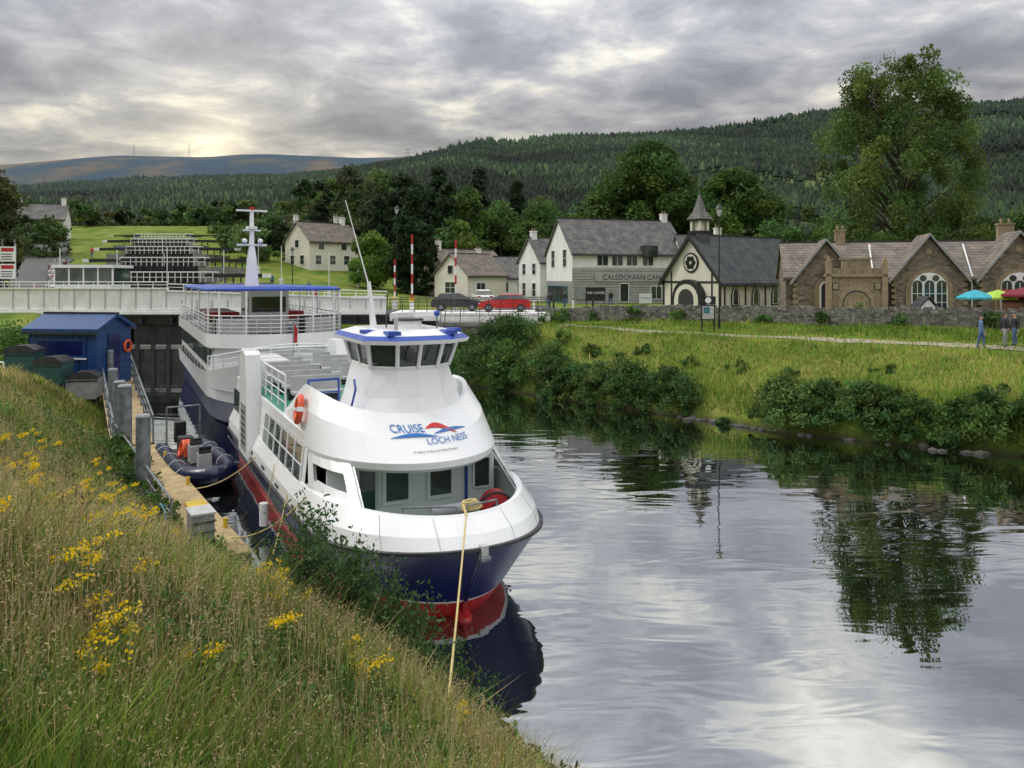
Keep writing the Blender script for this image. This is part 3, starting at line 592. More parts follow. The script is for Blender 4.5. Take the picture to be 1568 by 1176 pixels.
arch(b,px_+1.85,-.5,2.3,3.1,SAND2,-2.38,-2.3); arch(b,px_+1.85,-.5,1.8,2.75,DARK,-2.40,-2.375); arch(b,px_+1.85,-.5,1.7,2.65,SAND,-2.42,-2.39); b.bx(px_+1.3,px_+2.4,-2.46,-2.42,0,1.6,SAND2)
window(b,6.3,1.0,.6,1.4,SAND,1,2)
chimney(b,4.2,3.5,hr,1.1,SAND,.7); chimney(b,15.4,3.5,hr+.1,1.3,SAND,1.0)
for x in (5.9,12.2): b.cyl((x,-.2,-.5),(x,-.2,3.2),.05,.05,WHITE,6); b.cyl((x,-.3,3.2),(x+.25,2.8,5.6),.06,.06,WHITE,6)
b.obj('stone_school_house',Tm(20.2,56.7,3.85,R(-15)))

def simple_house(name,x,y,yaw,w,d,he,hr,wm_,rm,wins,lw=(),chim=()):
    b=B(); shell(b,w,d,he,hr,wm_,rm)
    for (u,z,ww,hh) in wins: window(b,u,z,ww,hh,WHITE,2 if ww>1 else 1,2 if hh>1.2 else 1)
    b.M=FM('l',w,d)
    for (u,z,ww,hh) in lw: window(b,u,z,ww,hh,WHITE,2 if ww>1 else 1,2 if hh>1.2 else 1)
    b.M=Matrix()
    for u in chim: chimney(b,u,d/2,hr)
    b.obj(name,Tm(x,y,hz(x,y)+.1,yaw))
simple_house('white_cottage',-29.5,112,R(48),9,6.5,4.3,7.0,CREAM,SL3,[(1.5,.8,1,1.3),(4,.8,1,1.3),(6.5,.8,1,1.3),(2,3,1,.9),(6,3,1,.9)],[(2,.8,1,1.3),(4.6,.8,1,1.3),(3.2,3.3,1,1.1)],(8,))
simple_house('beige_house',-8.2,97,R(40),10,7,3.4,6.0,BEIGE,SL3,[(2,.8,1.3,1.2),(5,.8,1.3,1.2),(8,.8,1.3,1.2)],[(2,.8,1.1,1.2),(5,.8,1.1,1.2),(3.5,3.2,1.4,1.1)],(1,))
simple_house('beige_house',-5.2,90,R(42),6,6.5,3.0,5.4,CREAM,SL3,[(2,.8,1.3,1.2)],[(3.2,.8,2,1.3),(3.2,3.1,1,1)],())
simple_house('white_cottage',-4.4,101,R(15),12,6,2.7,5.3,WALLW,SL1,[(1.5,.7,.9,1.2),(3.6,.7,.9,1.2),(5.8,.1,.9,2),(8,.7,.9,1.2),(10.4,.7,.9,1.2)],[(3,.7,1,1.2)],(.6,11.4))
simple_house('white_cottage',-35,125,R(30),8,6,2.7,5.3,WALLW,SL1,[(1.5,.7,.9,1.2),(4,.7,.9,1.2),(6.5,.7,.9,1.2)],[(3,.7,1,1.2)],(.6,7.4))
simple_house('white_cottage',-19,125,R(10),8,6,2.7,5.3,WALLW,SL1,[(1.5,.7,.9,1.2),(4,.7,.9,1.2),(6.5,.7,.9,1.2)],[(3,.7,1,1.2)],(.6,7.4))
simple_house('white_cottage',-86,132,R(20),8,6,4.4,7,WALLW,SL1,[(1.5,.7,.9,1.2),(4,.7,.9,1.2),(6.5,.7,.9,1.2),(1.5,3,.9,1.1),(6.5,3,.9,1.1)],[(3,.7,1,1.2)],(.6,7.4))

# drystone wall
b=B(); wp=[(2.0,63.2),(8,58.8),(15,54),(22,49.2),(29.7,45),(48,37)]
for (a,c) in zip(wp[:-1],wp[1:]):
    a=Vector(a);c=Vector(c);n=int((c-a).length/.6); dr=(c-a).normalized()
    for i in range(n):
        p0=a.lerp(c,i/n);p1=a.lerp(c,(i+1)/n); m=(p0+p1)/2; z=hz(m.x,m.y); hh=1.0+rng.uniform(-.05,.07)
        rot=Matrix.Rotation(math.atan2(dr.y,dr.x),3,'Z'); b.box((m.x,m.y,z+hh/2-.2),((c-a).length/n+.004*(i%2),.42+rng.uniform(0,.06),hh+.4),DRY,rot)
        b.box((m.x,m.y,z+hh+.06),((c-a).length/n*.8,.3,.16),DRY,rot@Matrix.Rotation(rng.uniform(-.25,.25),3,'Y'))
b.obj('drystone_wall')
its=[(x,y,hz(x,y),h,w,400,.11,(.05,.10,.02),'dome') for x,y,h,w in [(6,59.6,.9,1.6),(9,57.4,1.1,1.8),(12,55.4,.9,1.6),(4,61,1.1,1.6),(28,45.2,1.0,1.5),(20,50,.9,1.5),(3,59,1,2),(17,52,.6,1.3),(24,47.3,.7,1.4),(10,60,1.4,2),(23,50.5,1.3,2)]]
mass('wall_shrubs',its)

# ------------------------------------------------------------------ swing bridge
b=B(); WP=mat('bridge_white',(.88,.88,.86),(.76,.76,.73),.6,scale=1.2,streak=.2); y0=60.5
b.bx(-48,-9.8,y0,y0+5.5,3.9,4.2,ASPH)
b.bx(-48,-27,y0-.3,y0-.05,4.5,6.1,WP); b.bx(-48,-27,y0-.45,y0+.0,6.1,6.2,WP)
b.prism([(-27,4.5),(-9.8,4.2),(-9.8,5.3),(-27,5.9)],y0-.3,y0-.05,WP); b.prism([(-27,5.9),(-9.8,5.3),(-9.8,5.4),(-27,6.0)],y0-.45,y0+0,WP)
b.bx(-48,-9.8,y0-.5,y0-.3,4.3,4.5,WP); b.bx(-48,-9.8,y0-.6,y0+.1,4.12,4.3,WP)
for i in range(32): x=-47.5+i*1.2; b.bx(x,x+.08,y0-.36,y0-.3,4.5,5.25 if x>-27 else 6.1,LGREY)
b.rail([(-48,y0+5.4,4.2),(-9.8,y0+5.4,4.2)],1.1,WP,3,2)
b.rail([(-48,y0-.2,6.2),(-27,y0-.2,6.2)],.45,WP,2,1.2,.03); b.rail([(-27,y0-.2,6.0),(-9.8,y0-.2,5.4)],.5,WP,2,1.2,.03)
b.bx(-48,-9.8,y0+.2,y0+5.3,3.3,3.9,DARK)
for x in np.arange(-46,-10,2.4): b.prism([(x,3.3),(x+.2,3.3),(x+.2,3.9),(x,3.9)],y0-.3,y0+.4,DARK)
b.bx(-30,-24,y0+.5,y0+5,.0,3.3,DCONC); b.bx(-50,-31,y0-.2,y0+6,-1,3.3,DCONC); b.bx(-33,-24,y0-1.4,y0-.4,-.5,1.5,DCONC); b.bx(-33,-24,y0-1.5,y0-.3,1.5,1.75,CONC)
for x in np.arange(-32.5,-24,1.2): b.bx(x,x+.3,y0-1.6,y0-1.4,-.5,1.9,DARK)
b.bx(-9.6,3,y0-.2,y0+6,3.6,4.2,WP); b.bx(-9.8,-5.5,y0+1,y0+6,-1,3.6,DCONC)
b.rail([(-9.6,y0,4.2),(3,y0,4.2)],1.1,DARK,4,1.0,.03); b.rail([(-9.6,y0+5.6,4.2),(3,y0+5.6,4.2)],1.1,DARK,3,1.5,.03)
b.obj('swing_bridge')
b=B(); b.bx(-5.5,2.2,58.2,60.2,-1,3.3,DRY); b.bx(-5.6,2.3,58.1,60.25,3.3,3.6,CONC); b.rail([(-5.4,58.3,3.6),(2,58.3,3.6)],1,DARK,2,1.5,.03); b.obj('canal_abutment')
b=B(); b.bx(0,4.8,0,3,0,2.1,WHITE); b.bx(-.15,4.95,-.2,3.2,3.5,3.75,WHITE)
for x in (0,1.2,2.4,3.6,4.8): b.bx(x-.06,x+.06,-.03,.08,2.1,3.5,WHITE)
b.bx(.02,4.78,.02,2.9,2.1,3.5,GLASSG); b.obj('bridge_control_cabin',Tm(-37.8,63.5,4.3))
b=B()
for i,(Yl,zt) in enumerate([(79,6.5),(94,8.4),(110,10.4),(126,12.3),(142,14.0)]):
    xc=-.455*Yl; w=5.2
    b.bx(xc-w,xc+w,Yl,Yl+.6,zt-4,zt,BLACK)
    for k in range(9): x=xc-w+k*2*w/8; b.bx(x-.12,x+.12,Yl-.15,Yl,zt-3,zt,DARK)
    b.rail([(xc-w,Yl,zt),(xc+w,Yl,zt)],1.05,WHITE,2,1.3,.045); b.rail([(xc-w,Yl+1.4,zt),(xc+w,Yl+1.4,zt)],1.05,WHITE,2,1.3,.045)
    for sg in (-1,1):
        b.bx(xc+sg*(w+.9)-.9,xc+sg*(w+.9)+.9,Yl-2,Yl+13,zt-5,zt-.1,CONC)
        b.box((xc+sg*(w+2),Yl+1,zt+.7),(6,.35,.4),BLACK,Matrix.Rotation(sg*.25,3,'Z')); b.box((xc+sg*(w+5),Yl+1+.7,zt+.7),(.9,.37,.42),WHITE,Matrix.Rotation(sg*.25,3,'Z'))
        for q in range(5): b.cyl((xc+sg*(w+.5),Yl+2+q*2.4,zt-.1),(xc+sg*(w+.5),Yl+2+q*2.4,zt+.8),.09,.09,BLACK,6)
b.obj('lock_gates')

# ------------------------------------------------------------------ tour boat
AX=R(117); T=(-.56,14.95)
def outline(a0,Bm,Lb,L,z,n=18,m=8,p=1.0,zf=None):
    h=[]
    for i in range(n+1):
        t=math.pi/2*i/n; h.append((a0+Lb*(1-math.cos(t)),Bm*math.sin(t)**p))
    for i in range(1,m+1): h.append((a0+Lb+(L-a0-Lb)*i/m,Bm))
    full=[(a,b_) for a,b_ in h[::-1]]+[(a,-b_) for a,b_ in h[1:]]
    f=zf or (lambda a,b_:z)
    return [(a,b_,f(a,b_)) for a,b_ in full]
zs=lambda a,b_:1.24+.44*math.exp(-a/3.5)
b=B(); L=17.5
lv=[outline(2.0,1.5,6,L,-.6,p=1.2),outline(1.15,2.2,5.0,L,0,p=1.05),outline(.9,2.28,4.7,L,.36),outline(.84,2.31,4.6,L,.42),outline(0,2.6,3.7,L,0,zf=zs)]
b.loft(lv,[RED,RED,WHITE,NAVY])
b.loft([outline(0,2.6,3.7,L,0,zf=zs),outline(-.06,2.67,3.7,L,0,zf=lambda a,c:zs(a,c)+.01),outline(-.06,2.67,3.7,L,0,zf=lambda a,c:zs(a,c)+.07),outline(0.02,2.6,3.7,L,0,zf=lambda a,c:zs(a,c)+.08)],DARK)
zt=lambda a,c:2.2 if a<3 else 2.2-.22*min(1,(a-3)/3)
b.loft([outline(.02,2.6,3.7,L,0,zf=lambda a,c:zs(a,c)+.08),outline(.2,2.58,3.65,L,0,zf=lambda a,c:(zs(a,c)+.1)*.55+zt(a,c)*.45),outline(.6,2.42,3.5,L,0,zf=zt),outline(.63,2.39,3.5,L,0,zf=lambda a,c:zt(a,c)+.03),outline(.7,2.32,3.5,L,0,zf=lambda a,c:zt(a,c)+.03),outline(.74,2.28,3.5,L,0,zf=zt),outline(.74,2.28,3.5,L,1.1)],WHITE)
r_=outline(.74,2.3,3.5,L,1.12); b.add(r_,[tuple(range(len(r_)))],GREEN)
r_=[(L,y,z) for y,z in((-2.6,1.24),(2.6,1.24),(2.2,0),(-2.2,0))]; b.add(r_,[(0,1,2,3)],NAVY); b.add([(L,-2.5,1.2),(L,2.5,1.2),(L,2.3,3),(L,-2.3,3)],[(0,1,2,3)],WHITE)
b.ball((1.1,0,-.02),.3,RED,1.3,.7,.6,12)
b.cyl((1.0,0,.0),(.86,0,.40),.05,.05,RED,6); b.cyl((.84,0,.42),(.02,0,1.66),.05,.05,NAVY,6)
for tdeg in (18,42,66):
    for sg in(-1,1):
        t=R(tdeg); p0_=(.02+3.7*(1-math.cos(t))-.004,sg*2.605*math.sin(t)); pm_=(.2+3.65*(1-math.cos(t))-.004,sg*2.585*math.sin(t)); p1_=(.6+3.5*(1-math.cos(t))-.004,sg*2.425*math.sin(t)); zz0=zs(p0_[0],0)+.1
        b.path([(p0_[0],p0_[1],zz0),(pm_[0],pm_[1],zz0*.55+2.2*.45),(p1_[0],p1_[1],2.2)],.004,GREY,4)
for sg in (-1,1):
    b.cyl((4,sg*2.62,.95),(L,sg*2.62,.95),.04,None,DARK,6)
    for i in range(5): b.bx(5+i*2.2,5.4+i*2.2,sg*2.6-.02,sg*2.6+.02,1.45,1.52,DARK)
for sg in (-1,1):
    b.add([(5.0,sg*2.4,1.85),(L,sg*2.4,1.85),(L,sg*2.28,3.0),(5.0,sg*2.28,3.0)],[(0,1,2,3)],WHITE)
    for i in range(6):
        a0=5.45+i*.93; f=lambda z:sg*(2.4+.012-(z-1.85)*.12/1.15+.01)
        b.add([(a0,f(1.95),1.95),(a0+.83,f(1.95),1.95),(a0+.83,f(2.85),2.85),(a0,f(2.85),2.85)],[(0,1,2,3)],GLASSG)
        b.cyl((a0-.05,f(1.9),1.9),(a0-.05,f(2.9),2.9),.03,None,WHITE,4)
    b.cyl((5.4,f(2.4)+sg*.01,2.42),(11.0,f(2.4)+sg*.01,2.42),.018,None,WHITE,4)
    for i in range(4): a0=14.4+i*.8; b.bx(a0,a0+.6,sg*2.40-.02,sg*2.40+.02,2.0,2.8,GLASSG)
FA=3.9
b.bx(FA,FA+.1,-2.1,2.1,1.12,2.8,WHITE)
b.M=Tm(FA,0,0,R(-90))  # local x -> -b (viewer right)
for u in (-.45,.65): window(b,u,1.72,.55,.75,WHITE,1,1,GLASSG,.08)
b.bx(-1.35,-.98,-.02,0,1.15,2.7,GLASS); b.cyl((-.9,-.04,1.1),(-.9,-.04,2.75),.03,None,WHITE,6); b.bx(1.3,1.36,-.06,0,1.15,2.75,BLUE)
window(b,1.75,1.8,.4,.7,WHITE,1,1,GLASS,.04)
b.M=Matrix()
VB=(2.2,2.28,2.9,2.86); VT=(3.7,2.05,2.3,3.85)
def ell(a0,Bm,Lb,t,sg): return (a0+Lb*(1-math.cos(t)),sg*Bm*math.sin(t))
for sg in (-1,1):
    ts=[R(q) for q in (50,56,64,73,82,90)]; zz=[0,.28,.72,1]
    for i in range(5):
        for j in range(3):
            if j==1 and i in(1,2,3): continue
            q=[]
            for (t,v) in ((ts[i],zz[j]),(ts[i+1],zz[j]),(ts[i+1],zz[j+1]),(ts[i],zz[j+1])):
                a1=ell(.63,2.39,3.9,t,sg); a2=ell(VB[0],VB[1],VB[2],t,sg); z1=2.15
                q.append((a1[0]*(1-v)+a2[0]*v,a1[1]*(1-v)+a2[1]*v,z1*(1-v)+2.88*v))
            b.add(q,[(0,1,2,3)],WHITE,True); b.add([(x_+.02,y_-sg*.07,z_) for x_,y_,z_ in q],[(0,1,2,3)],WHITE,True)
# visor
LV=9.0
vb0=outline(VB[0]+.1,VB[1]-.08,VB[2],LV,2.72); vb=outline(*VB[:3],LV,2.8); vb2=outline(VB[0]-.02,VB[1]+.02,VB[2],LV,2.95)
ztop=lambda a,c:3.78+.5*(abs(c)/2.05)**3*(1 if a<6.5 else max(0,1-(a-6.5)/2.5)*1)-(.55*max(0,(a-6.5)/2.5))
VMa,VMb,VMl=2.85,2.2,2.7
vm=outline(VMa,VMb,VMl,LV,0,zf=lambda a,c:2.95+(ztop(a,c)-2.95)*.55); vt=outline(*VT[:3],LV,0,zf=ztop)
vt2=outline(VT[0]+.1,VT[1]-.08,VT[2],LV,0,zf=ztop); vt3=outline(VT[0]+.15,VT[1]-.1,VT[2],LV,3.3)
b.loft([vb0,vb,vb2,vm,vt,vt2,vt3],WHITE); b.add(vb0,[tuple(range(len(vb0)))],WHITE)
r_=outline(VT[0]+.1,VT[1]-.08,VT[2],7.5,3.55); b.add(r_,[tuple(range(len(r_)))],WHITE)
b.bx(5.5,L,-2.3,2.3,3.0,3.2,WHITE); b.bx(7.6,L-.1,-2.2,2.2,3.2,3.23,GREEN)
def vis(tx,v):
    t=abs(tx)/2.35; sg=1 if tx<0 else -1
    p1=ell(VB[0]-.02,VB[1]+.02,VB[2],t,sg); p15=ell(VMa,VMb,VMl,t,sg)
    zt_=ztop(VT[0]+2.3*(1-math.cos(t)),VT[1]*math.sin(t)); z15=2.95+(zt_-2.95)*.55
    v2=min(v/.55,1)
    x_=p1[0]+(p15[0]-p1[0])*v2; y_=p1[1]+(p15[1]-p1[1])*v2; z_=2.95+(z15-2.95)*v2
    if v>.55: p2=ell(VT[0],VT[1],VT[2],t,sg); k=(v-.55)/.45; x_=p15[0]+(p2[0]-p15[0])*k; y_=p15[1]+(p2[1]-p15[1])*k; z_=z15+(zt_-z15)*k
    return (x_-.02*math.cos(t),y_+sg*.02*math.sin(t),z_+.015)
TB=mat('lettering_blue',(.02,.16,.5),(.02,.14,.45),.4); TR=mat('lettering_red',(.6,.03,.03),(.55,.03,.03),.4)
for s_,sz,u0,v0 in (('CRUISE',.26,-.5,.62),('LOCH NESS',.22,.42,.36)):
    vs,fs=textmesh(s_,sz); b.add([vis(x+u0,v0+y_/1.15) for x,y_,_ in vs],fs,TB)
def sw(u0,u1,f,th,mt):
    n=16; vs=[]
    for i in range(n+1):
        t=i/n; u=u0+(u1-u0)*t; w_=th*math.sin(math.pi*t)+.004; vs+=[vis(u,f(t)-w_),vis(u,f(t)+w_)]
    b.add(vs,[(2*i,2*i+1,2*i+3,2*i+2) for i in range(n)],mt)
sw(-.98,.2,lambda t:.5+.07*math.sin(t*3.1),.03,TB); sw(-.05,.75,lambda t:.68+.1*math.sin(t*3.5)-.12*t,.045,TR); sw(.1,1.1,lambda t:.57+.05*math.sin(t*3),.025,TB)
vs,fs=textmesh('In search of the Loch Ness Monster',.075); b.add([vis(x,.2+y_/1.1) for x,y_,_ in vs],fs,DARK)
def hullp(s_,zz):
    t=s_/3.0; v=(zz-.27)/(zs(1,0)-.27); p1=ell(.88,2.3,4.6,t,1); p2=ell(0,2.6,3.7,t,1); return (p1[0]+(p2[0]-p1[0])*v-.03*math.cos(t),p1[1]+(p2[1]-p1[1])*v+.03*math.sin(t)+.01,zz)
vs,fs=textmesh('LEGEND OF LOCH NESS',.16); b.add([hullp(2.7-x,1.22+y_) for x,y_,_ in vs],fs,LGREY)
# wheelhouse
oy=-.18
def wh(f,hw,bk,z): return [(f+.5,hw+oy,z),(f,hw*.5+oy,z),(f-.05,oy,z),(f,-hw*.5+oy,z),(f+.5,-hw+oy,z),(bk,-hw+oy,z),(bk,hw+oy,z)]
lerp=lambda p,q,t:tuple(p[i]+(q[i]-p[i])*t for i in range(3))
r0=wh(3.72,1.42,6.6,3.35);rh=wh(4.02,1.18,6.55,4.1);r1=wh(4.22,1.02,6.5,4.78);r2=wh(3.98,1.16,6.6,5.42)
b.loft([r0,rh,r1],WHITE,True,False)
b.loft([[lerp(p,(5.4,oy,p[2]),.03) for p in r1],[lerp(p,(5.4,oy,p[2]),.03) for p in r2]],GLASS,True,False)
for i in range(7): b.cyl(r1[i],r2[i],.055,.055,WHITE,6)
for i in range(7):
    j=(i+1)%7
    if i in(4,6): m1=lerp(r1[i],r1[j],.5);m2=lerp(r2[i],r2[j],.5); b.cyl(m1,m2,.03,.03,WHITE,6)
b.loft([[lerp(p,(5.4,oy,p[2]),-.015) for p in r1],[(p[0],p[1],p[2]+.06) for p in r1]],WHITE,True,False)
for i in (1,2):
    m1=lerp(r2[i],r2[i+1],.5); m2=lerp(r1[i],r1[i+1],.3); b.cyl((m1[0]-.03,m1[1],m1[2]),(m2[0]-.05,m2[1],m2[2]+.2),.012,None,BLACK,4)
ro=wh(3.74,1.34,6.9,5.40); ro2=[(p[0]-.02,p[1],5.50) for p in wh(3.70,1.38,6.94,0)]; ro3=[(p[0],p[1],5.60) for p in wh(3.84,1.25,6.8,0)]; ro4=[(p[0],p[1],5.72) for p in wh(4.3,.9,6.5,0)]
b.loft([ro,ro2,ro3,ro4],[WHITE,BLUE,WHITE],True,False); b.add(ro,[tuple(range(7))],WHITE); b.add(ro4,[tuple(range(7))],WHITE)
for p_ in ((4.1,-.95),(4.1,.5),(4.7,-1.3),(4.9,.85)): b.box((p_[0],p_[1],5.66),(.4,.32,.1),BLUE)
b.cyl((4.9,oy,5.7),(4.9,oy,5.92),.34,.34,WHITE,16); b.cyl((4.9,oy,5.92),(4.9,oy,5.97),.4,.38,DARK,16)
b.cyl((5.3,-.5,5.7),(5.3,-.5,6.0),.12,.1,WHITE); b.box((5.3,-.5,6.05),(.12,1.0,.1),WHITE)
b.cyl((4.5,-.8,5.7),(4.5,-.8,6.1),.02,.02,STEEL); b.ball((4.5,-.8,6.1),.08,BLUE); b.cyl((4.4,.3,5.7),(4.4,.3,6.0),.06,.05,LGREY,8)
b.cyl((5.6,.5,5.7),(5.7,.6,6.9),.09,.05,WHITE,8); b.cyl((5.7,.6,6.8),(6.1,1.1,9.0),.022,.012,WHITE,5); b.cyl((5.5,.2,5.7),(5.4,.2,6.6),.02,.015,DARK,5); b.box((5.7,.6,6.5),(.1,.8,.06),WHITE)
b.cyl((5.0,-1.2,5.6),(5.0,-1.25,6.3),.012,.01,DARK,4)
b.rail([(6.8,1.1,3.3),(6.8,1.9,3.3)],1.0,BLUE,3,.6,.03)
b.path([(5.0,1.3,3.6),(4.6,1.25,4.3),(4.9,1.2,4.5)],.03,BLUE)
for sg in (-1,1):
    b.rail([(8.6,sg*2.15,3.2),(L-.2,sg*2.15,3.2)],1.05,WHITE,4,1.1,.028)
b.rail([(L-.2,-2.15,3.2),(L-.2,2.15,3.2)],1.05,WHITE,4,1.1,.028)
for i in range(6):
    a=9+i*1.4
    for sg in(-1,1): b.bx(a,a+.45,sg*1.1-.75,sg*1.1+.75,3.6,3.68,LGREY); b.bx(a+.42,a+.5,sg*1.1-.75,sg*1.1+.75,3.68,4.1,LGREY); b.bx(a+.1,a+.3,sg*1.1-.6,sg*1.1+.6,3.2,3.6,DARK)
for sg in (-1,1):
    y0_,y1_=sorted((sg*2.25,sg*2.72)); b.prism([(11.7,1.2),(12.3,4.5),(12.6,4.6),(13.3,4.6),(13.9,1.2)],y0_,y1_,WHITE)
b.bx(12.2,13.2,2.71,2.74,1.4,2.9,GREY)
for k in range(6): b.bx(12.3,13.1,2.735,2.75,1.6+k*.2,1.68+k*.2,DARK)
b.bx(14,16.8,1.0,2.3,3.2,4.1,WHITE)
b.prism([(15,3.2),(16.8,3.2),(16.8,4.6),(15.6,4.6)],-2.2,-1.0,WHITE)
b.torus((5.9,2.33,3.72),(0.1,1,.15),.3,.085,ORANGE,WHITE)
b.torus((2.6,1.85,1.82),(0,.4,1),.27,.075,ORANGE,WHITE)
b.cyl((2.2,-1.35,1.75),(2.5,-1.45,1.75),.36,.36,RED,22); b.cyl((2.15,-1.34,1.75),(2.55,-1.46,1.75),.1,.1,DARK,10); b.torus((2.2,-1.35,1.75),(.95,-.3,0),.36,.03,DARK,n=22,k=5)
b.bx(1.6,2.0,-.5,.3,1.2,1.85,GREY); b.cyl((1.8,-.6,2.0),(1.8,.4,2.0),.12,.12,GREY,10)
for i in range(4): b.torus((1.1,-.25+.02*i,2.2+.045*i),(.15,.1,1),.2-.02*i,.03,ROPE,n=14,k=5)
b.path([(1.1,-.05,2.3),(.9,.0,2.27),(.6,.1,2.22)],.03,ROPE)
b.rail([(.95,-.75,2.22),(.82,0,2.22)],.12,STEEL,1,.7,.02); b.rail([(.85,.2,2.22),(1.3,1.2,2.22)],.12,STEEL,1,.7,.02)
b.bx(-.1,.12,-.07,.07,1.5,1.8,LGREY); b.cyl((-.1,-.1,1.55),(-.1,.1,1.55),.06,None,STEEL,10)
for (a,c) in ((3.5,2.5),(8,2.75)):
    b.cyl((a,c+.08,.3),(a,c+.08,.9),.12,.12,WHITE,10); b.cyl((a,c,.9),(a,c-.2,1.9),.012,None,ROPE,4)
b.obj('tour_boat',Tm(T[0],T[1],0,AX),bevel=0)

# second, larger cruise boat
b=B(); L=24
zs2=lambda a,c:1.9+1.3*math.exp(-a/4)
b.loft([outline(3,2.2,7,L,-.5),outline(2.2,2.9,6,L,.1),outline(.9,3.25,5.4,L,1.35),outline(0.2,3.3,5.2,L,0,zf=zs2),outline(0,3.35,5.2,L,0,zf=lambda a,c:zs2(a,c)+.35)],[NAVY,NAVY,WHITE,WHITE])
r_=outline(.3,3.25,5.2,L,1.9); b.add(r_,[tuple(range(len(r_)))],GREY)
b.rail([(a,c,zs2(a,c)+.3) for a,c,_ in outline(.3,3.2,5,5.2,0,n=6,m=1)],.7,WHITE,3,1.2,.03)
b.loft([outline(3.6,3.1,2.2,L,1.9),outline(4.0,3.1,2.2,L,3.9)],WHITE)
rA=outline(3.2,3.3,2.4,L,3.95); b.add(rA,[tuple(range(len(rA)))],WHITE); b.loft([outline(3.2,3.3,2.4,L,3.7),rA,outline(3.2,3.3,2.4,L,4.35)],WHITE); r_=outline(3.3,3.2,2.4,L,4.05); b.add(r_,[tuple(range(len(r_)))],GREY)
wb=outline(3.92,3.14,2.2,L,2.75,n=10,m=14);wt=outline(3.98,3.14,2.2,L,3.55,n=10,m=14)
for i in range(len(wb)-1):
    p0,p1,q0,q1=wb[i],wb[i+1],wt[i],wt[i+1]
    b.add([lerp(p0,p1,.1),lerp(p0,p1,.9),lerp(q0,q1,.9),lerp(q0,q1,.1)],[(0,1,2,3)],GLASSG)
for sg in(-1,1):
    for i in range(9): a=6.5+i*1.9; b.bx(a,a+1.2,sg*3.12-.02,sg*3.12+.02,1.9,2.45,GLASS)
rl=outline(3.3,3.22,2.4,L-.2,4.3,n=8,m=6); b.rail([p for p in rl],.9,WHITE,5,.9,.022)
rl=outline(4.2,3.25,1.4,20,6.35,n=6,m=6); up=[(p[0],p[1],p[2]+.1) for p in rl]; up2=[(p[0]*.98+.2,p[1]*.93,p[2]+.2) for p in rl]
b.loft([rl,up,up2],[BLUE,BLUE],False); b.add(rl,[tuple(range(len(rl)))],WHITE); b.add(up2,[tuple(range(len(rl)))],BLUE)
for p in rl[::2]: b.cyl((p[0],p[1]*.97,4.1),(p[0],p[1]*.97,6.35),.05,None,WHITE,6)
b.bx(7.6,10.5,-1.0,1.0,4.1,6.3,WHITE); b.bx(7.57,7.6,-.85,.85,5.2,6.0,GLASS)
for sg in(-1,1): b.bx(7.8,10.2,sg*1.01-.01,sg*1.01+.01,5.2,6.0,GLASS)
for i in range(6):
    for sg in(-1,1): b.bx(11.5+i*1.3,11.95+i*1.3,sg*1.8-.9,sg*1.8+.9,4.5,4.6,DARK); b.bx(11.9+i*1.3,12+i*1.3,sg*1.8-.9,sg*1.8+.9,4.6,5.05,RED if i%3==0 else WHITE)
for i in range(3):
    for sg in(-1,1): b.bx(5.2+i*.9,5.5+i*.9,sg*2.1-.7,sg*2.1+.7,4.1,5.0,DARK if i else LGREY)
b.loft([[(9.4-s_,.6-s_*.7,z),(9.4+s_,.6-s_*.7,z),(9.4+s_,.6+s_*.7,z),(9.4-s_,.6+s_*.7,z)] for s_,z in ((.45,6.4),(.3,8.0),(.16,8.8),(.12,10.6))],WHITE,True,False)
b.bx(9.2,9.6,-.15,1.35,8.7,8.8,WHITE); b.bx(9.2,9.6,.15,1.05,9.5,9.57,WHITE); b.bx(9.25,9.45,-.2,1.4,10.55,10.64,WHITE); b.bx(9.23,9.47,.5,.7,10.64,10.8,RED); b.cyl((9.4,.6,10.6),(9.4,.6,11.3),.02,None,DARK,4); b.cyl((9.4,.6,9.6),(9.4,.6,9.75),.3,.3,WHITE,12); b.ball((9.1,1,8.95),.14,WHITE); b.ball((9.1,.2,8.95),.14,WHITE)
b.bx(2.6,2.7,-.3,-.25,3.3,4.9,STEEL); b.add([(2.65,-.3,4.85),(2.75,-.5,4.6),(2.7,-.45,3.8),(2.65,-.3,3.9)],[(0,1,2,3)],RED)
b.torus((.9,1.6,2.2),(-.6,.6,0),.3,.08,BLACK)
S0=Matrix.Translation((T[0]-.454*20.3+.55,T[1]+.891*20.3+.28,0))@Matrix.Rotation(AX,4,'Z')
b.obj('cruise_ship',S0)

# RIB
b=B()
pts=[(6.6,-.75,.38),(3,-.8,.38),(1.4,-.72,.42),(.5,-.42,.52),(.15,0,.58),(.5,.42,.52),(1.4,.72,.42),(3,.8,.38),(6.6,.75,.38)]
def crs(P,k=4):
    o=[]
    for i in range(len(P)-1):
        p0,p1,p2,p3=[Vector(P[max(0,min(len(P)-1,j))]) for j in(i-1,i,i+1,i+2)]
        for q in range(k):
            t=q/k; o.append(.5*((2*p1)+(p2-p0)*t+(2*p0-5*p1+4*p2-p3)*t*t+(3*p1-p0-3*p2+p3)*t**3))
    return o+[Vector(P[-1])]
pts=crs(pts); rings=[]; npz=len(pts)
for i,q in enumerate(pts):
    d_=(pts[min(i+1,npz-1)]-pts[max(i-1,0)]).normalized(); qt=d_.to_track_quat('Z','Y'); rr_=.29 if 0<i<npz-1 else .15
    rings.append([q+qt@Vector((rr_*math.cos(2*math.pi*k/12),rr_*math.sin(2*math.pi*k/12),0)) for k in range(12)])
b.loft(rings,RUBBER,True); b.prism([(.6,.3),(6.5,.25),(6.5,-.2),(1.6,-.2)],-.7,.7,DARK)
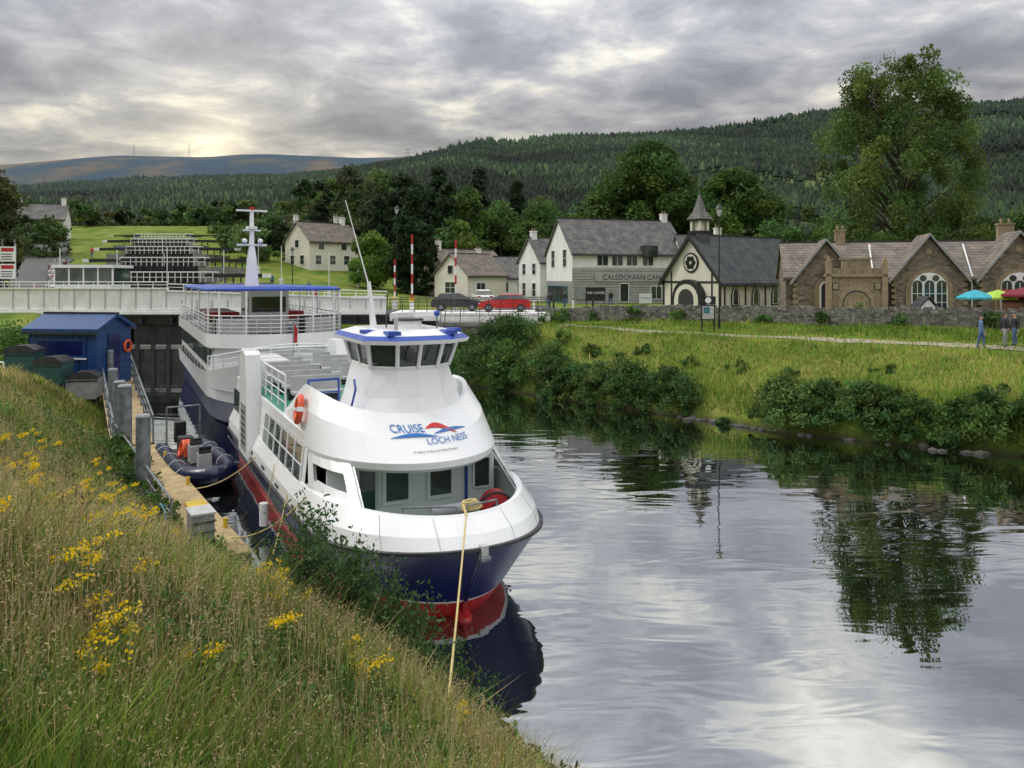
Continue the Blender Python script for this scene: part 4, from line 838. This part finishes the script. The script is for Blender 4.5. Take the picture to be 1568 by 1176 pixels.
for (x,w_) in ((2.0,.4),(3.6,.55)): b.box((x,0,.62),(w_,.42,.6),LGREY); b.box((x-.1,0,1.05),(.04,.4,.3),GLASS,Matrix.Rotation(-.4,3,'Y'))
b.box((4.5,0,.65),(.8,.5,.5),ORANGE); b.box((5.5,0,.65),(.6,.5,.5),DARK); b.box((6.6,0,.9),(.35,.4,.8),BLACK); b.path([(5.9,-.6,.6),(5.9,-.6,2),(5.9,.6,2),(5.9,.6,.6)],.035,STEEL)
for i in range(4): b.torus((1.2+i*1.3,-.8,.38),(1,0,0),.3,.02,LGREY,n=14,k=4); b.torus((1.2+i*1.3,.8,.38),(1,0,0),.3,.02,LGREY,n=14,k=4)
b.torus((3.0,.55,.95),(0,1,.3),.25,.07,ORANGE)
b.obj('inflatable_boat',Tm(-9.55,24.9,0,R(123)))

# jetty
b=B()
def deckseg(p0,p1,z0,z1,w):
    p0=Vector((p0[0],p0[1],z0));p1=Vector((p1[0],p1[1],z1)); d_=(p1-p0); L_=d_.length; n_=Vector((-d_.y,d_.x,0)).normalized()
    k=int(L_/.2)
    for i in range(k):
        a=p0+d_*(i/k);c=p0+d_*((i+.93)/k); vs=[a,a+n_*w,c+n_*w,c]; vs+=[v-Vector((0,0,.05)) for v in vs]
        b.add(vs,[(0,1,2,3),(4,7,6,5),(0,4,5,1),(1,5,6,2),(2,6,7,3),(3,7,4,0)],WOOD)
    vs=[p0,p0+n_*w,p1+n_*w,p1]; vs=[v-Vector((0,0,.06)) for v in vs]+[v-Vector((0,0,.42)) for v in vs]
    b.add(vs,[(0,1,2,3),(4,7,6,5),(0,4,5,1),(1,5,6,2),(2,6,7,3),(3,7,4,0)],DARK)
    return p0,p1,n_
p0,p1,nn=deckseg((-6.2,18.3),(-13.9,30),.5,.5,1.6)
b.rail([p0+nn*1.5+(p1-p0)*.12,p1+nn*1.5],1.05,STEEL,3,1.5,.03)
q0,q1,n2_=deckseg((-14.0,30.1),(-21.8,43.5),.55,2.3,1.5)
b.rail([q0+n2_*.05,q1+n2_*.05],1.05,STEEL,3,1.4,.035); b.rail([q0+n2_*1.45,q1+n2_*1.45],1.05,STEEL,3,1.4,.035)
m_=p0+(p1-p0)*.07+nn*.95; RZ=Matrix.Rotation(R(123),3,'Z'); b.box((m_.x,m_.y,.93),(.7,.5,.8),GREY,RZ); b.box((m_.x,m_.y,1.36),(.76,.56,.05),LGREY,RZ)
for k in(-.2,0,.2): b.box((m_.x+.04,m_.y-.02,.93+k*1.2),(.72,.52,.02),DARK,RZ)
m_=p0+(p1-p0)*.3+nn*.4; b.box((m_.x,m_.y,.58),(.9,.5,.1),YELLOW,RZ)
m_=p0+(p1-p0)*.16+nn*1.35; b.path(crs([(m_.x,m_.y,.6),(m_.x-.1,m_.y-.5,1.4),(m_.x+.2,m_.y-.9,1.3),(m_.x+.3,m_.y-1.1,.6)]),.03,TEAL)
for t in (.15,.5,.8): c_=p0+(p1-p0)*t+nn*.12; b.cyl((c_.x,c_.y,.5),(c_.x,c_.y,.75),.06,.06,YELLOW,8)
b.obj('jetty')
for (x,y,zt_,r_) in ((-10.75,22.4,2.95,.2),(-13.7,27.2,3.15,.23),(-14.6,28.6,3.1,.2),(-16.4,31.6,3.2,.18),(-19.6,37.5,3.4,.15)):
    b=B(); b.cyl((x,y,-1.5),(x,y,zt_),r_,r_,STEEL,14); b.cyl((x,y,zt_),(x,y,zt_+.06),r_*1.06,r_*.9,GREY,14); b.torus((x,y,.75),(0,0,1),r_+.07,.06,DARK); b.obj('mooring_pile')

def rope(name,p0,p1,sag,r_=.018,n=14):
    b=B(); p0=Vector(p0);p1=Vector(p1); pts=[p0.lerp(p1,i/n)-Vector((0,0,sag*4*(i/n)*(1-i/n))) for i in range(n+1)]; b.path(pts,r_,ROPE,6); b.obj(name)
Wb=Tm(T[0],T[1],0,AX)
rope('mooring_rope',Wb@Vector((.55,.12,2.25)),(-.72,8.2,hz(-.72,8.2)+.02),.08,.017)
rope('mooring_rope',Wb@Vector((4.2,2.5,2.0)),(-6.9,18.9,.6),.25); rope('mooring_rope',Wb@Vector((6,2.6,1.6)),(-5.6,16.4,hz(-5.6,16.4)+.1),.5); rope('mooring_rope',Wb@Vector((11,2.6,1.5)),(-9.6,23.3,.6),.2)

# shed, bins
b=B(); shell(b,3.6,2.6,2.2,2.8,KBLUE,KBLUE,.2,.2)
b.bx(.4,3.0,-.05,0,.9,1.8,KBLUE); b.bx(.5,2.9,-.06,-.05,1.0,1.7,NAVY); b.bx(.3,3.1,-.1,0,.82,.9,WHITE)
for i in range(9): b.bx(.38*i+.05,.38*i+.07,-.02,0,0,2.1,NAVY)
b.M=FM('r',3.6,2.6); b.bx(.8,1.7,-.04,0,0,1.95,NAVY); b.torus((2.2,-.1,1.3),(0,1,0),.26,.07,ORANGE)
b.M=Matrix(); b.obj('blue_kiosk',Tm(-23.4,37.2,2.25,R(-8)))
def bin_(x,y,yaw,mt):
    b=B(); b.prism([(-.6,.15),(.6,.15),(.68,1.1),(-.68,1.1)],-.42,.42,mt); b.prism([(-.7,1.1),(.7,1.1),(.66,1.2),(.3,1.38),(-.3,1.38),(-.66,1.2)],-.46,.46,DARK)
    for sx2 in(-.5,.5):
        for sy2 in(-.3,.3): b.cyl((sx2,sy2-.03,.08),(sx2,sy2+.03,.08),.08,None,BLACK,8)
    b.bx(-.66,.66,-.47,-.42,.95,1.02,DARK); b.obj('wheeled_bin',Tm(x,y,hz(x,y),yaw),.02)
BG=mat('bin_green',(.03,.09,.09),(.02,.07,.07),.5)
bin_(-22.6,35.6,.1,BG); bin_(-21.1,35.4,-.1,BG); bin_(-19.9,35.8,.2,GREY)
b=B(); b.rail([(0,0,0),(4,-2.5,0)],1.1,WHITE,3,1.2,.03); b.obj('handrail',Tm(-25.5,35,2.3))
its=[(-25.5,40.5,2.3,2.2,4,1500,.12,(.07,.13,.025),'dome'),(-28,42,2.3,2.2,4,1500,.12,(.06,.12,.025),'dome')]; mass('hedge',its)

# cars
CR=mat('car_red',(.55,.02,.025),(.5,.02,.02),.2,coat=.8); CS=mat('car_silver',(.4,.42,.44),(.36,.38,.4),.25,metal=.6,coat=.5)
def car(x,y,z,yaw,mt):
    b=B()
    b.prism([(-2.05,.35),(-2.1,.75),(-1.95,.95),(-1.3,1.0),(.85,.98),(1.9,.82),(2.1,.6),(2.1,.35)],-.85,.85,mt)
    b.loft([[(-1.75,-.8,.98),(1.15,-.8,.96),(1.15,.8,.96),(-1.75,.8,.98)],[(-1.45,-.62,1.4),(.35,-.62,1.42),(.35,.62,1.42),(-1.45,.62,1.4)]],GLASS,True,False)
    b.loft([[(-1.47,-.64,1.39),(.37,-.64,1.41),(.37,.64,1.41),(-1.47,.64,1.39)],[(-1.3,-.5,1.47),(.2,-.5,1.48),(.2,.5,1.48),(-1.3,.5,1.47)]],mt,True,False)
    b.add([(-1.3,-.5,1.47),(.2,-.5,1.48),(.2,.5,1.48),(-1.3,.5,1.47)],[(0,1,2,3)],mt)
    for sg in(-1,1):
        b.cyl((-.5,sg*.8,.98),(-.5,sg*.63,1.4),.04,None,mt,5)
        for xx_ in(-1.3,1.3): b.cyl((xx_,sg*.72,.33),(xx_,sg*.88,.33),.33,.33,BLACK,16); b.cyl((xx_,sg*.88,.33),(xx_,sg*.9,.33),.2,.18,STEEL,12)
        b.box((2.06,sg*.6,.68),(.1,.35,.14),WHITE); b.box((-2.06,sg*.62,.8),(.08,.3,.16),RED)
        b.box((.75,sg*.93,1.0),(.15,.16,.12),mt)
    b.box((2.09,0,.48),(.06,.9,.14),BLACK)
    b.obj('parked_car' if mt!=CR else 'red_car',Tm(x,y,z,yaw),.04)
car(-.6,63,4.2,R(180),CR); car(-4.6,64.3,4.2,0,DARK)
for (x,y,m_,yw) in ((-47.5,80,CS,120),(-49.5,84,DARK,120),(-52,88,WHITE,120),(-54.5,92,CS,120),(-57.5,97,DARK,120),(-59.5,101,BLACK,120)): car(x,y,hz(x,y)+.18,R(yw),m_)
car(-3,78,4.3,R(100),WHITE)

# street furniture
def lamp(x,y,h,double=False):
    b=B(); z=hz(x,y); b.cyl((0,0,0),(0,0,.9),.09,.07,BLACK,10); b.cyl((0,0,.9),(0,0,h-.5),.05,.04,BLACK,8)
    b.loft([[(r_*math.cos(k*math.pi/3),r_*math.sin(k*math.pi/3),h+zz) for k in range(6)] for r_,zz in((.08,-.5),(.2,-.05),(.26,0),(.12,.22),(.02,.35))],[LGREY,BLACK,BLACK,BLACK],True,False); b.cyl((-.3,0,h-.7),(.3,0,h-.7),.02,None,BLACK,5)
    b.obj('street_lamp',Tm(x,y,z))
lamp(13.8,51.2,8.0); lamp(-11.4,76,9.6); lamp(-36,70,5); lamp(-24,84,5); lamp(-44,86,6)
def pole(name,x,y,h,mt,r_=.05,band=False):
    b=B(); n_=8
    for i in range(n_): b.cyl((0,0,h*i/n_),(0,0,h*(i+1)/n_),r_,r_,(RED if (band and i%2) else mt),8)
    b.box((0,0,.5),(.35,.35,1.0),WHITE if band else mt); b.box((0,-.1,1.1),(.5,.3,.3),YELLOW if band else mt)
    b.obj(name,Tm(x,y,max(hz(x,y),4.1)))
pole('barrier_pole',-8.1,62.3,6.4,WHITE,.08,True); pole('barrier_pole',-4.9,67,6.2,WHITE,.08,True); pole('barrier_pole',-10.2,66.8,4.5,WHITE,.07,True)
for (x,y,h) in ((-40,68,5.5),(-37,72,5.5),(-35,78,6),(-46.5,72,6),(-30,80,5),(-27,90,5),(-20,84,5),(-43,95,6),(-50,110,7),(-20,100,6),(-33,100,5)): pole('flagpole',x,y,h,WHITE,.04)
b=B()
for (z0,z1) in ((2.6,3.8),(1.2,2.4)):
    b.bx(-.6,.6,-.05,.05,z0,z1,WHITE); b.bx(-.5,.5,-.07,-.05,z1-.4,z1-.1,RED)
    for k in range(3): b.bx(-.5,.4,-.07,-.05,z0+.15+k*.2,z0+.22+k*.2,DARK)
b.cyl((-.5,.08,0),(-.5,.08,4.4),.05,None,STEEL); b.cyl((.5,.08,0),(.5,.08,4.4),.05,None,STEEL); b.obj('information_sign',Tm(-40.8,62.2,5.7))
b=B(); b.cyl((0,0,0),(0,0,2.9),.05,None,STEEL); b.cyl((0,-.06,2.6),(0,-.02,2.6),.32,.32,RED,20); b.cyl((0,-.08,2.6),(0,-.05,2.6),.24,.24,WHITE,20); b.obj('traffic_sign',Tm(-39.5,66.5,4.3))
b=B(); b.cyl((-.4,0,0),(-.4,0,1.9),.05,None,BLACK); b.cyl((.4,0,0),(.4,0,1.9),.05,None,BLACK); b.box((0,0,1.25),(.9,.08,1.0),BLACK); b.box((0,-.05,1.25),(.75,.02,.85),LGREY); b.box((-.1,-.065,1.4),(.4,.01,.4),TEAL); b.box((0,0,2.05),(1.0,.08,.5),BLACK); b.cyl((0,-.05,2.05),(0,-.03,2.05),.2,.2,WHITE,16); b.obj('information_board',Tm(12.8,50.2,hz(12.8,50.2)))
b=B(); b.bx(-.9,.9,-.04,.04,.8,2.0,BLACK); textflat(b,'THE COFFEE',.3,0,1.4,WHITE,-.05); b.cyl((-.8,.06,0),(-.8,.06,2),.04,None,BLACK); b.cyl((.8,.06,0),(.8,.06,2),.04,None,BLACK); b.obj('shop_sign',Tm(7.6,70,4.1))
b=B(); b.prism([(-.6,0),(.6,0),(.6,1.1),(0,1.7),(-.6,1.1)],-.5,.5,WHITE); arch(b,0,0,.7,1.2,DARK,-.53,-.5); b.prism([(-.75,1.02),(0,1.8),(.75,1.02),(.75,1.1),(0,1.9),(-.75,1.1)],-.6,.6,DARK); b.obj('garden_kiosk',Tm(26.6,49.6,3.9))
def umbrella(x,y,mt,r_=1.5,h=2.4):
    b=B(); b.cyl((0,0,0),(0,0,h+.25),.03,None,WOOD,6)
    rings=[[(q*math.cos(k*math.pi/4)*r_,q*math.sin(k*math.pi/4)*r_,h+zz) for k in range(8)] for q,zz in((1.0,-.12),(1,0),(.5,.3),(.02,.48))]; b.loft(rings,mt,True,False); b.cyl((0,0,.7),(0,0,.75),.5,None,WOOD,12); b.cyl((0,0,0),(0,0,.08),.3,None,DARK,10); b.obj('garden_umbrella',Tm(x,y,3.55))
umbrella(29.3,48.6,mat('cyan_fabric',(.05,.4,.5),None,.8),1.1,2.2); umbrella(30.6,48.4,mat('lime_fabric',(.4,.6,.08),None,.8),1.1,2.2); umbrella(31.4,46.9,mat('maroon_fabric',(.2,.015,.03),None,.8),1.4); umbrella(32.4,48,mat('lime_fabric',(.4,.6,.08)),1.2)
b=B(); b.bx(-2.5,2.5,0,2.5,0,2.0,mat('brown_timber',(.12,.05,.03),(.08,.035,.02),.8)); b.prism([(-2.8,2.0),(2.8,2.0),(2.4,2.6),(-2.4,2.6)],-.3,2.8,mat('maroon_fabric',(.2,.015,.03))); b.obj('garden_hut',Tm(35,48.5,3.6))
for i in range(6):
    x=-3.5+i*1.7; b=B(); b.cyl((0,0,0),(0,0,.95),.09,.08,BLACK if i%2 else WHITE,10); b.ball((0,0,.97),.09,BLACK); b.obj('bollard',Tm(x+2,66.5,4.12))
for (x,y,h) in ((-330,900,26),(-640,1050,26),(-150,1105,30),(-1050,2500,45),(-1230,2500,40)):
    b=B(); z=hz(x,y)
    for sx2 in(-1,1):
        for sy2 in(-1,1): b.cyl((sx2*3,sy2*3,0),(sx2*.4,sy2*.4,h),.25,.12,GREY,4)
    for k in (.6,.75,.9): b.box((0,0,h*k),(12*(1.2-k)+4,.4,.4),GREY)
    b.obj('electricity_pylon',Tm(x,y,z))

# ------------------------------------------------------------------ people
def person(x,y,z,yaw,h,top,legs,hair=HAIR,step=.12,arm=.1,name='standing_person'):
    k=h/1.75; V=[];E=[];Rr=[]
    def v(p,r,par=None):
        V.append((p[0]*k,p[1]*k,p[2]*k)); Rr.append(r*k)
        if par is not None: E.append((par,len(V)-1))
        return len(V)-1
    pel=v((0,0,.95),.15); wa=v((0,0,1.12),.14,pel); ch=v((0,.01,1.32),.16,wa); nk0=v((0,.01,1.45),.09,ch); nk=v((0,0,1.52),.055,nk0); hd=v((0,-.01,1.60),.085,nk); hd2=v((0,0,1.68),.10,hd); v((0,.01,1.74),.06,hd2); v((0,-.125,1.62),.016,hd)
    for sg in(-1,1):
        hp=v((sg*.1,0,.88),.11,pel); kn=v((sg*.11,-step*sg-.02,.5),.07,hp); an=v((sg*.11,step*sg*-1.2+.03,.09),.045,kn); v((sg*.12,step*sg*-1.2-.12,.04),.035,an)
        sh=v((sg*.18,.01,1.40),.07,ch); el=v((sg*.24,.03+arm*sg*.3,1.12),.048,sh); wr=v((sg*.25,-.05+arm*sg,.88),.032,el); pm=v((sg*.25,-.07+arm*sg,.80),.035,wr)
        for f in range(4): m1=v((sg*.25,-.10+f*.022+arm*sg,.755),.009,pm); v((sg*.243,-.10+f*.022+arm*sg,.71-.01*(f in(1,2))),.008,m1)
        m1=v((sg*.235,-.115+arm*sg,.80),.010,pm); v((sg*.23,-.13+arm*sg,.76),.009,m1)
    me=bpy.data.meshes.new('p'); me.from_pydata(V,E,[]); o=bpy.data.objects.new('p',me); COL.objects.link(o)
    sk=o.modifiers.new('s','SKIN')
    for i,r_ in enumerate(Rr): me.skin_vertices[0].data[i].radius=(r_,r_*(.72 if i in(0,1,2) else 1)); me.skin_vertices[0].data[i].use_root=(i==0)
    su=o.modifiers.new('u','SUBSURF'); su.levels=1; su.render_levels=1
    dg=bpy.context.evaluated_depsgraph_get(); m2=bpy.data.meshes.new_from_object(o.evaluated_get(dg)); bpy.data.objects.remove(o)
    for q in (SKIN,top,legs,hair,BLACK): m2.materials.append(q)
    for pl in m2.polygons:
        c_=pl.center/k; pl.use_smooth=True
        if c_.z>1.66 or (c_.z>1.55 and c_.y>.03): i=3
        elif c_.z>1.47: i=0
        elif abs(c_.x)>.19 and c_.z<.88: i=0
        elif c_.z>.93 or (abs(c_.x)>.19 and c_.z>.8): i=1
        elif c_.z>.09: i=2
        else: i=4
        pl.material_index=i
    o=bpy.data.objects.new(name,m2); COL.objects.link(o); o.matrix_world=Tm(x,y,z,yaw)
JEAN=mat('jeans',(.08,.15,.28),(.06,.1,.2),.8); PK=mat('light_jacket',(.45,.46,.5),(.35,.36,.4),.8); DJ=mat('dark_jacket',(.03,.03,.04),None,.8); BS=mat('blue_shirt',(.12,.22,.4),None,.8); GT=mat('grey_trousers',(.3,.3,.3),None,.8)
for (x,y,hh,tp,lg,yw) in ((23.8,39.0,1.72,BS,JEAN,60),(25.2,39.3,1.75,DJ,GT,90),(25.9,39.6,1.72,DJ,JEAN,-90),(24.1,39.5,1.6,PK,JEAN,60)): person(x,y,hz(x,y)+.05,R(yw),hh,tp,lg)
for i in range(26):
    Yp=rng.choice([68.5,70,84,99,115,90,76]); xp=-.47*Yp+rng.uniform(-16,18)
    if abs(xp+.455*Yp)<7 and Yp>74: continue
    person(xp,Yp,max(hz(xp,Yp),4.1)+.05,rng.uniform(0,6),1.7,random.choice([BS,DJ,PK,CR,TEAL]),random.choice([JEAN,DJ]),name='distant_person')
for (x,y) in ((3.5,72),(5,73),(9.5,74),(-1.2,68.5)): person(x,y,hz(x,y),rng.uniform(0,6),1.7,random.choice([BS,DJ,PK]),JEAN,name='distant_person')

# ------------------------------------------------------------------ sky and sun
w=bpy.data.worlds.new('World'); sc.world=w; w.use_nodes=True; nt=w.node_tree; nt.nodes.clear()
out=nt.nodes.new('ShaderNodeOutputWorld'); tc=nt.nodes.new('ShaderNodeTexCoord')
SUN_EL,SUN_AZ=R(40),R(-75)
sky=nt.nodes.new('ShaderNodeTexSky'); sky.sky_type='NISHITA'; sky.sun_disc=False; sky.sun_elevation=SUN_EL; sky.sun_rotation=SUN_AZ
bg1=nt.nodes.new('ShaderNodeBackground'); bg1.inputs[1].default_value=.08; nt.links.new(sky.outputs[0],bg1.inputs[0])
def M_(op,a,b_=None,c_=None,clamp=False):
    q=nt.nodes.new('ShaderNodeMath'); q.operation=op; q.use_clamp=clamp
    for i,v in enumerate((a,b_,c_)):
        if v is None: continue
        if isinstance(v,(int,float)): q.inputs[i].default_value=v
        else: nt.links.new(v,q.inputs[i])
    return q.outputs[0]
sp=nt.nodes.new('ShaderNodeSeparateXYZ'); nt.links.new(tc.outputs['Generated'],sp.inputs[0])
zc=M_('MAXIMUM',sp.outputs[2],0.0); zd=M_('ADD',zc,.16)
cb=nt.nodes.new('ShaderNodeCombineXYZ'); nt.links.new(M_('MULTIPLY',M_('DIVIDE',sp.outputs[0],zd),1.0),cb.inputs[0]); nt.links.new(M_('DIVIDE',sp.outputs[1],zd),cb.inputs[1])
na=N(nt,'ShaderNodeTexNoise',Scale=2.6,Detail=10,Roughness=.58,Distortion=.25); nt.links.new(cb.outputs[0],na.inputs['Vector'])
nb=N(nt,'ShaderNodeTexNoise',Scale=.8,Detail=3); nt.links.new(cb.outputs[0],nb.inputs['Vector'])
f=M_('ADD',M_('MULTIPLY',na.outputs[0],.6),M_('MULTIPLY',nb.outputs[0],.4))
cl=ramp(nt,f,[(.38,(.22,.23,.265)),(.46,(.32,.33,.36)),(.52,(.45,.455,.475)),(.57,(.68,.665,.61)),(.635,(.93,.90,.81))])
lo=nt.nodes.new('ShaderNodeMapRange'); nt.links.new(zc,lo.inputs[0]); lo.inputs[1].default_value=.08; lo.inputs[2].default_value=.28; lo.inputs[3].default_value=1; lo.inputs[4].default_value=0
wmx=N(nt,'ShaderNodeMix',data_type='RGBA',blend_type='MULTIPLY'); nt.links.new(lo.outputs[0],wmx.inputs[0]); nt.links.new(cl.outputs[0],wmx.inputs[6]); wmx.inputs[7].default_value=(1.16,1.07,.90,1)
vm_=nt.nodes.new('ShaderNodeVectorMath'); vm_.operation='DOT_PRODUCT'; nt.links.new(tc.outputs['Generated'],vm_.inputs[0]); gv=Vector((-.352,.915,.15)).normalized(); vm_.inputs[1].default_value=gv
dp=M_('MAXIMUM',vm_.outputs['Value'],0); gl=M_('ADD',M_('MULTIPLY',M_('POWER',dp,60),.32),M_('MULTIPLY',M_('POWER',dp,1200),1.1)); gc=nt.nodes.new('ShaderNodeMix'); gc.data_type='RGBA'; gc.blend_type='ADD'; gc.clamp_factor=False; nt.links.new(gl,gc.inputs[0]); nt.links.new(wmx.outputs[2],gc.inputs[6]); gc.inputs[7].default_value=(.45,.38,.22,1)
stg=M_('ADD',.95,M_('MULTIPLY',M_('MAXIMUM',M_('SUBTRACT',zc,.15),0),3.6))
bg2=nt.nodes.new('ShaderNodeBackground'); nt.links.new(gc.outputs[2],bg2.inputs[0]); nt.links.new(stg,bg2.inputs[1])
ms=nt.nodes.new('ShaderNodeMixShader'); ms.inputs[0].default_value=.92; nt.links.new(bg1.outputs[0],ms.inputs[1]); nt.links.new(bg2.outputs[0],ms.inputs[2]); nt.links.new(ms.outputs[0],out.inputs[0])
sl=bpy.data.lights.new('sun','SUN'); sl.energy=1.4; sl.angle=R(14); sl.color=(1,.95,.87); so=bpy.data.objects.new('sun',sl); COL.objects.link(so)
dv=Vector((math.sin(SUN_AZ)*math.cos(SUN_EL),math.cos(SUN_AZ)*math.cos(SUN_EL),math.sin(SUN_EL))); so.rotation_euler=dv.to_track_quat('Z','Y').to_euler()

cam=bpy.data.cameras.new('camera'); co=bpy.data.objects.new('camera',cam); COL.objects.link(co); co.location=(0,0,7); co.rotation_euler=(R(90),0,0)
cam.sensor_width=36; cam.lens=27.02; cam.shift_y=-.104; cam.clip_end=8000; cam.clip_start=.1; sc.camera=co
sc.view_settings.view_transform='Standard'; sc.view_settings.look='None'; sc.view_settings.exposure=0
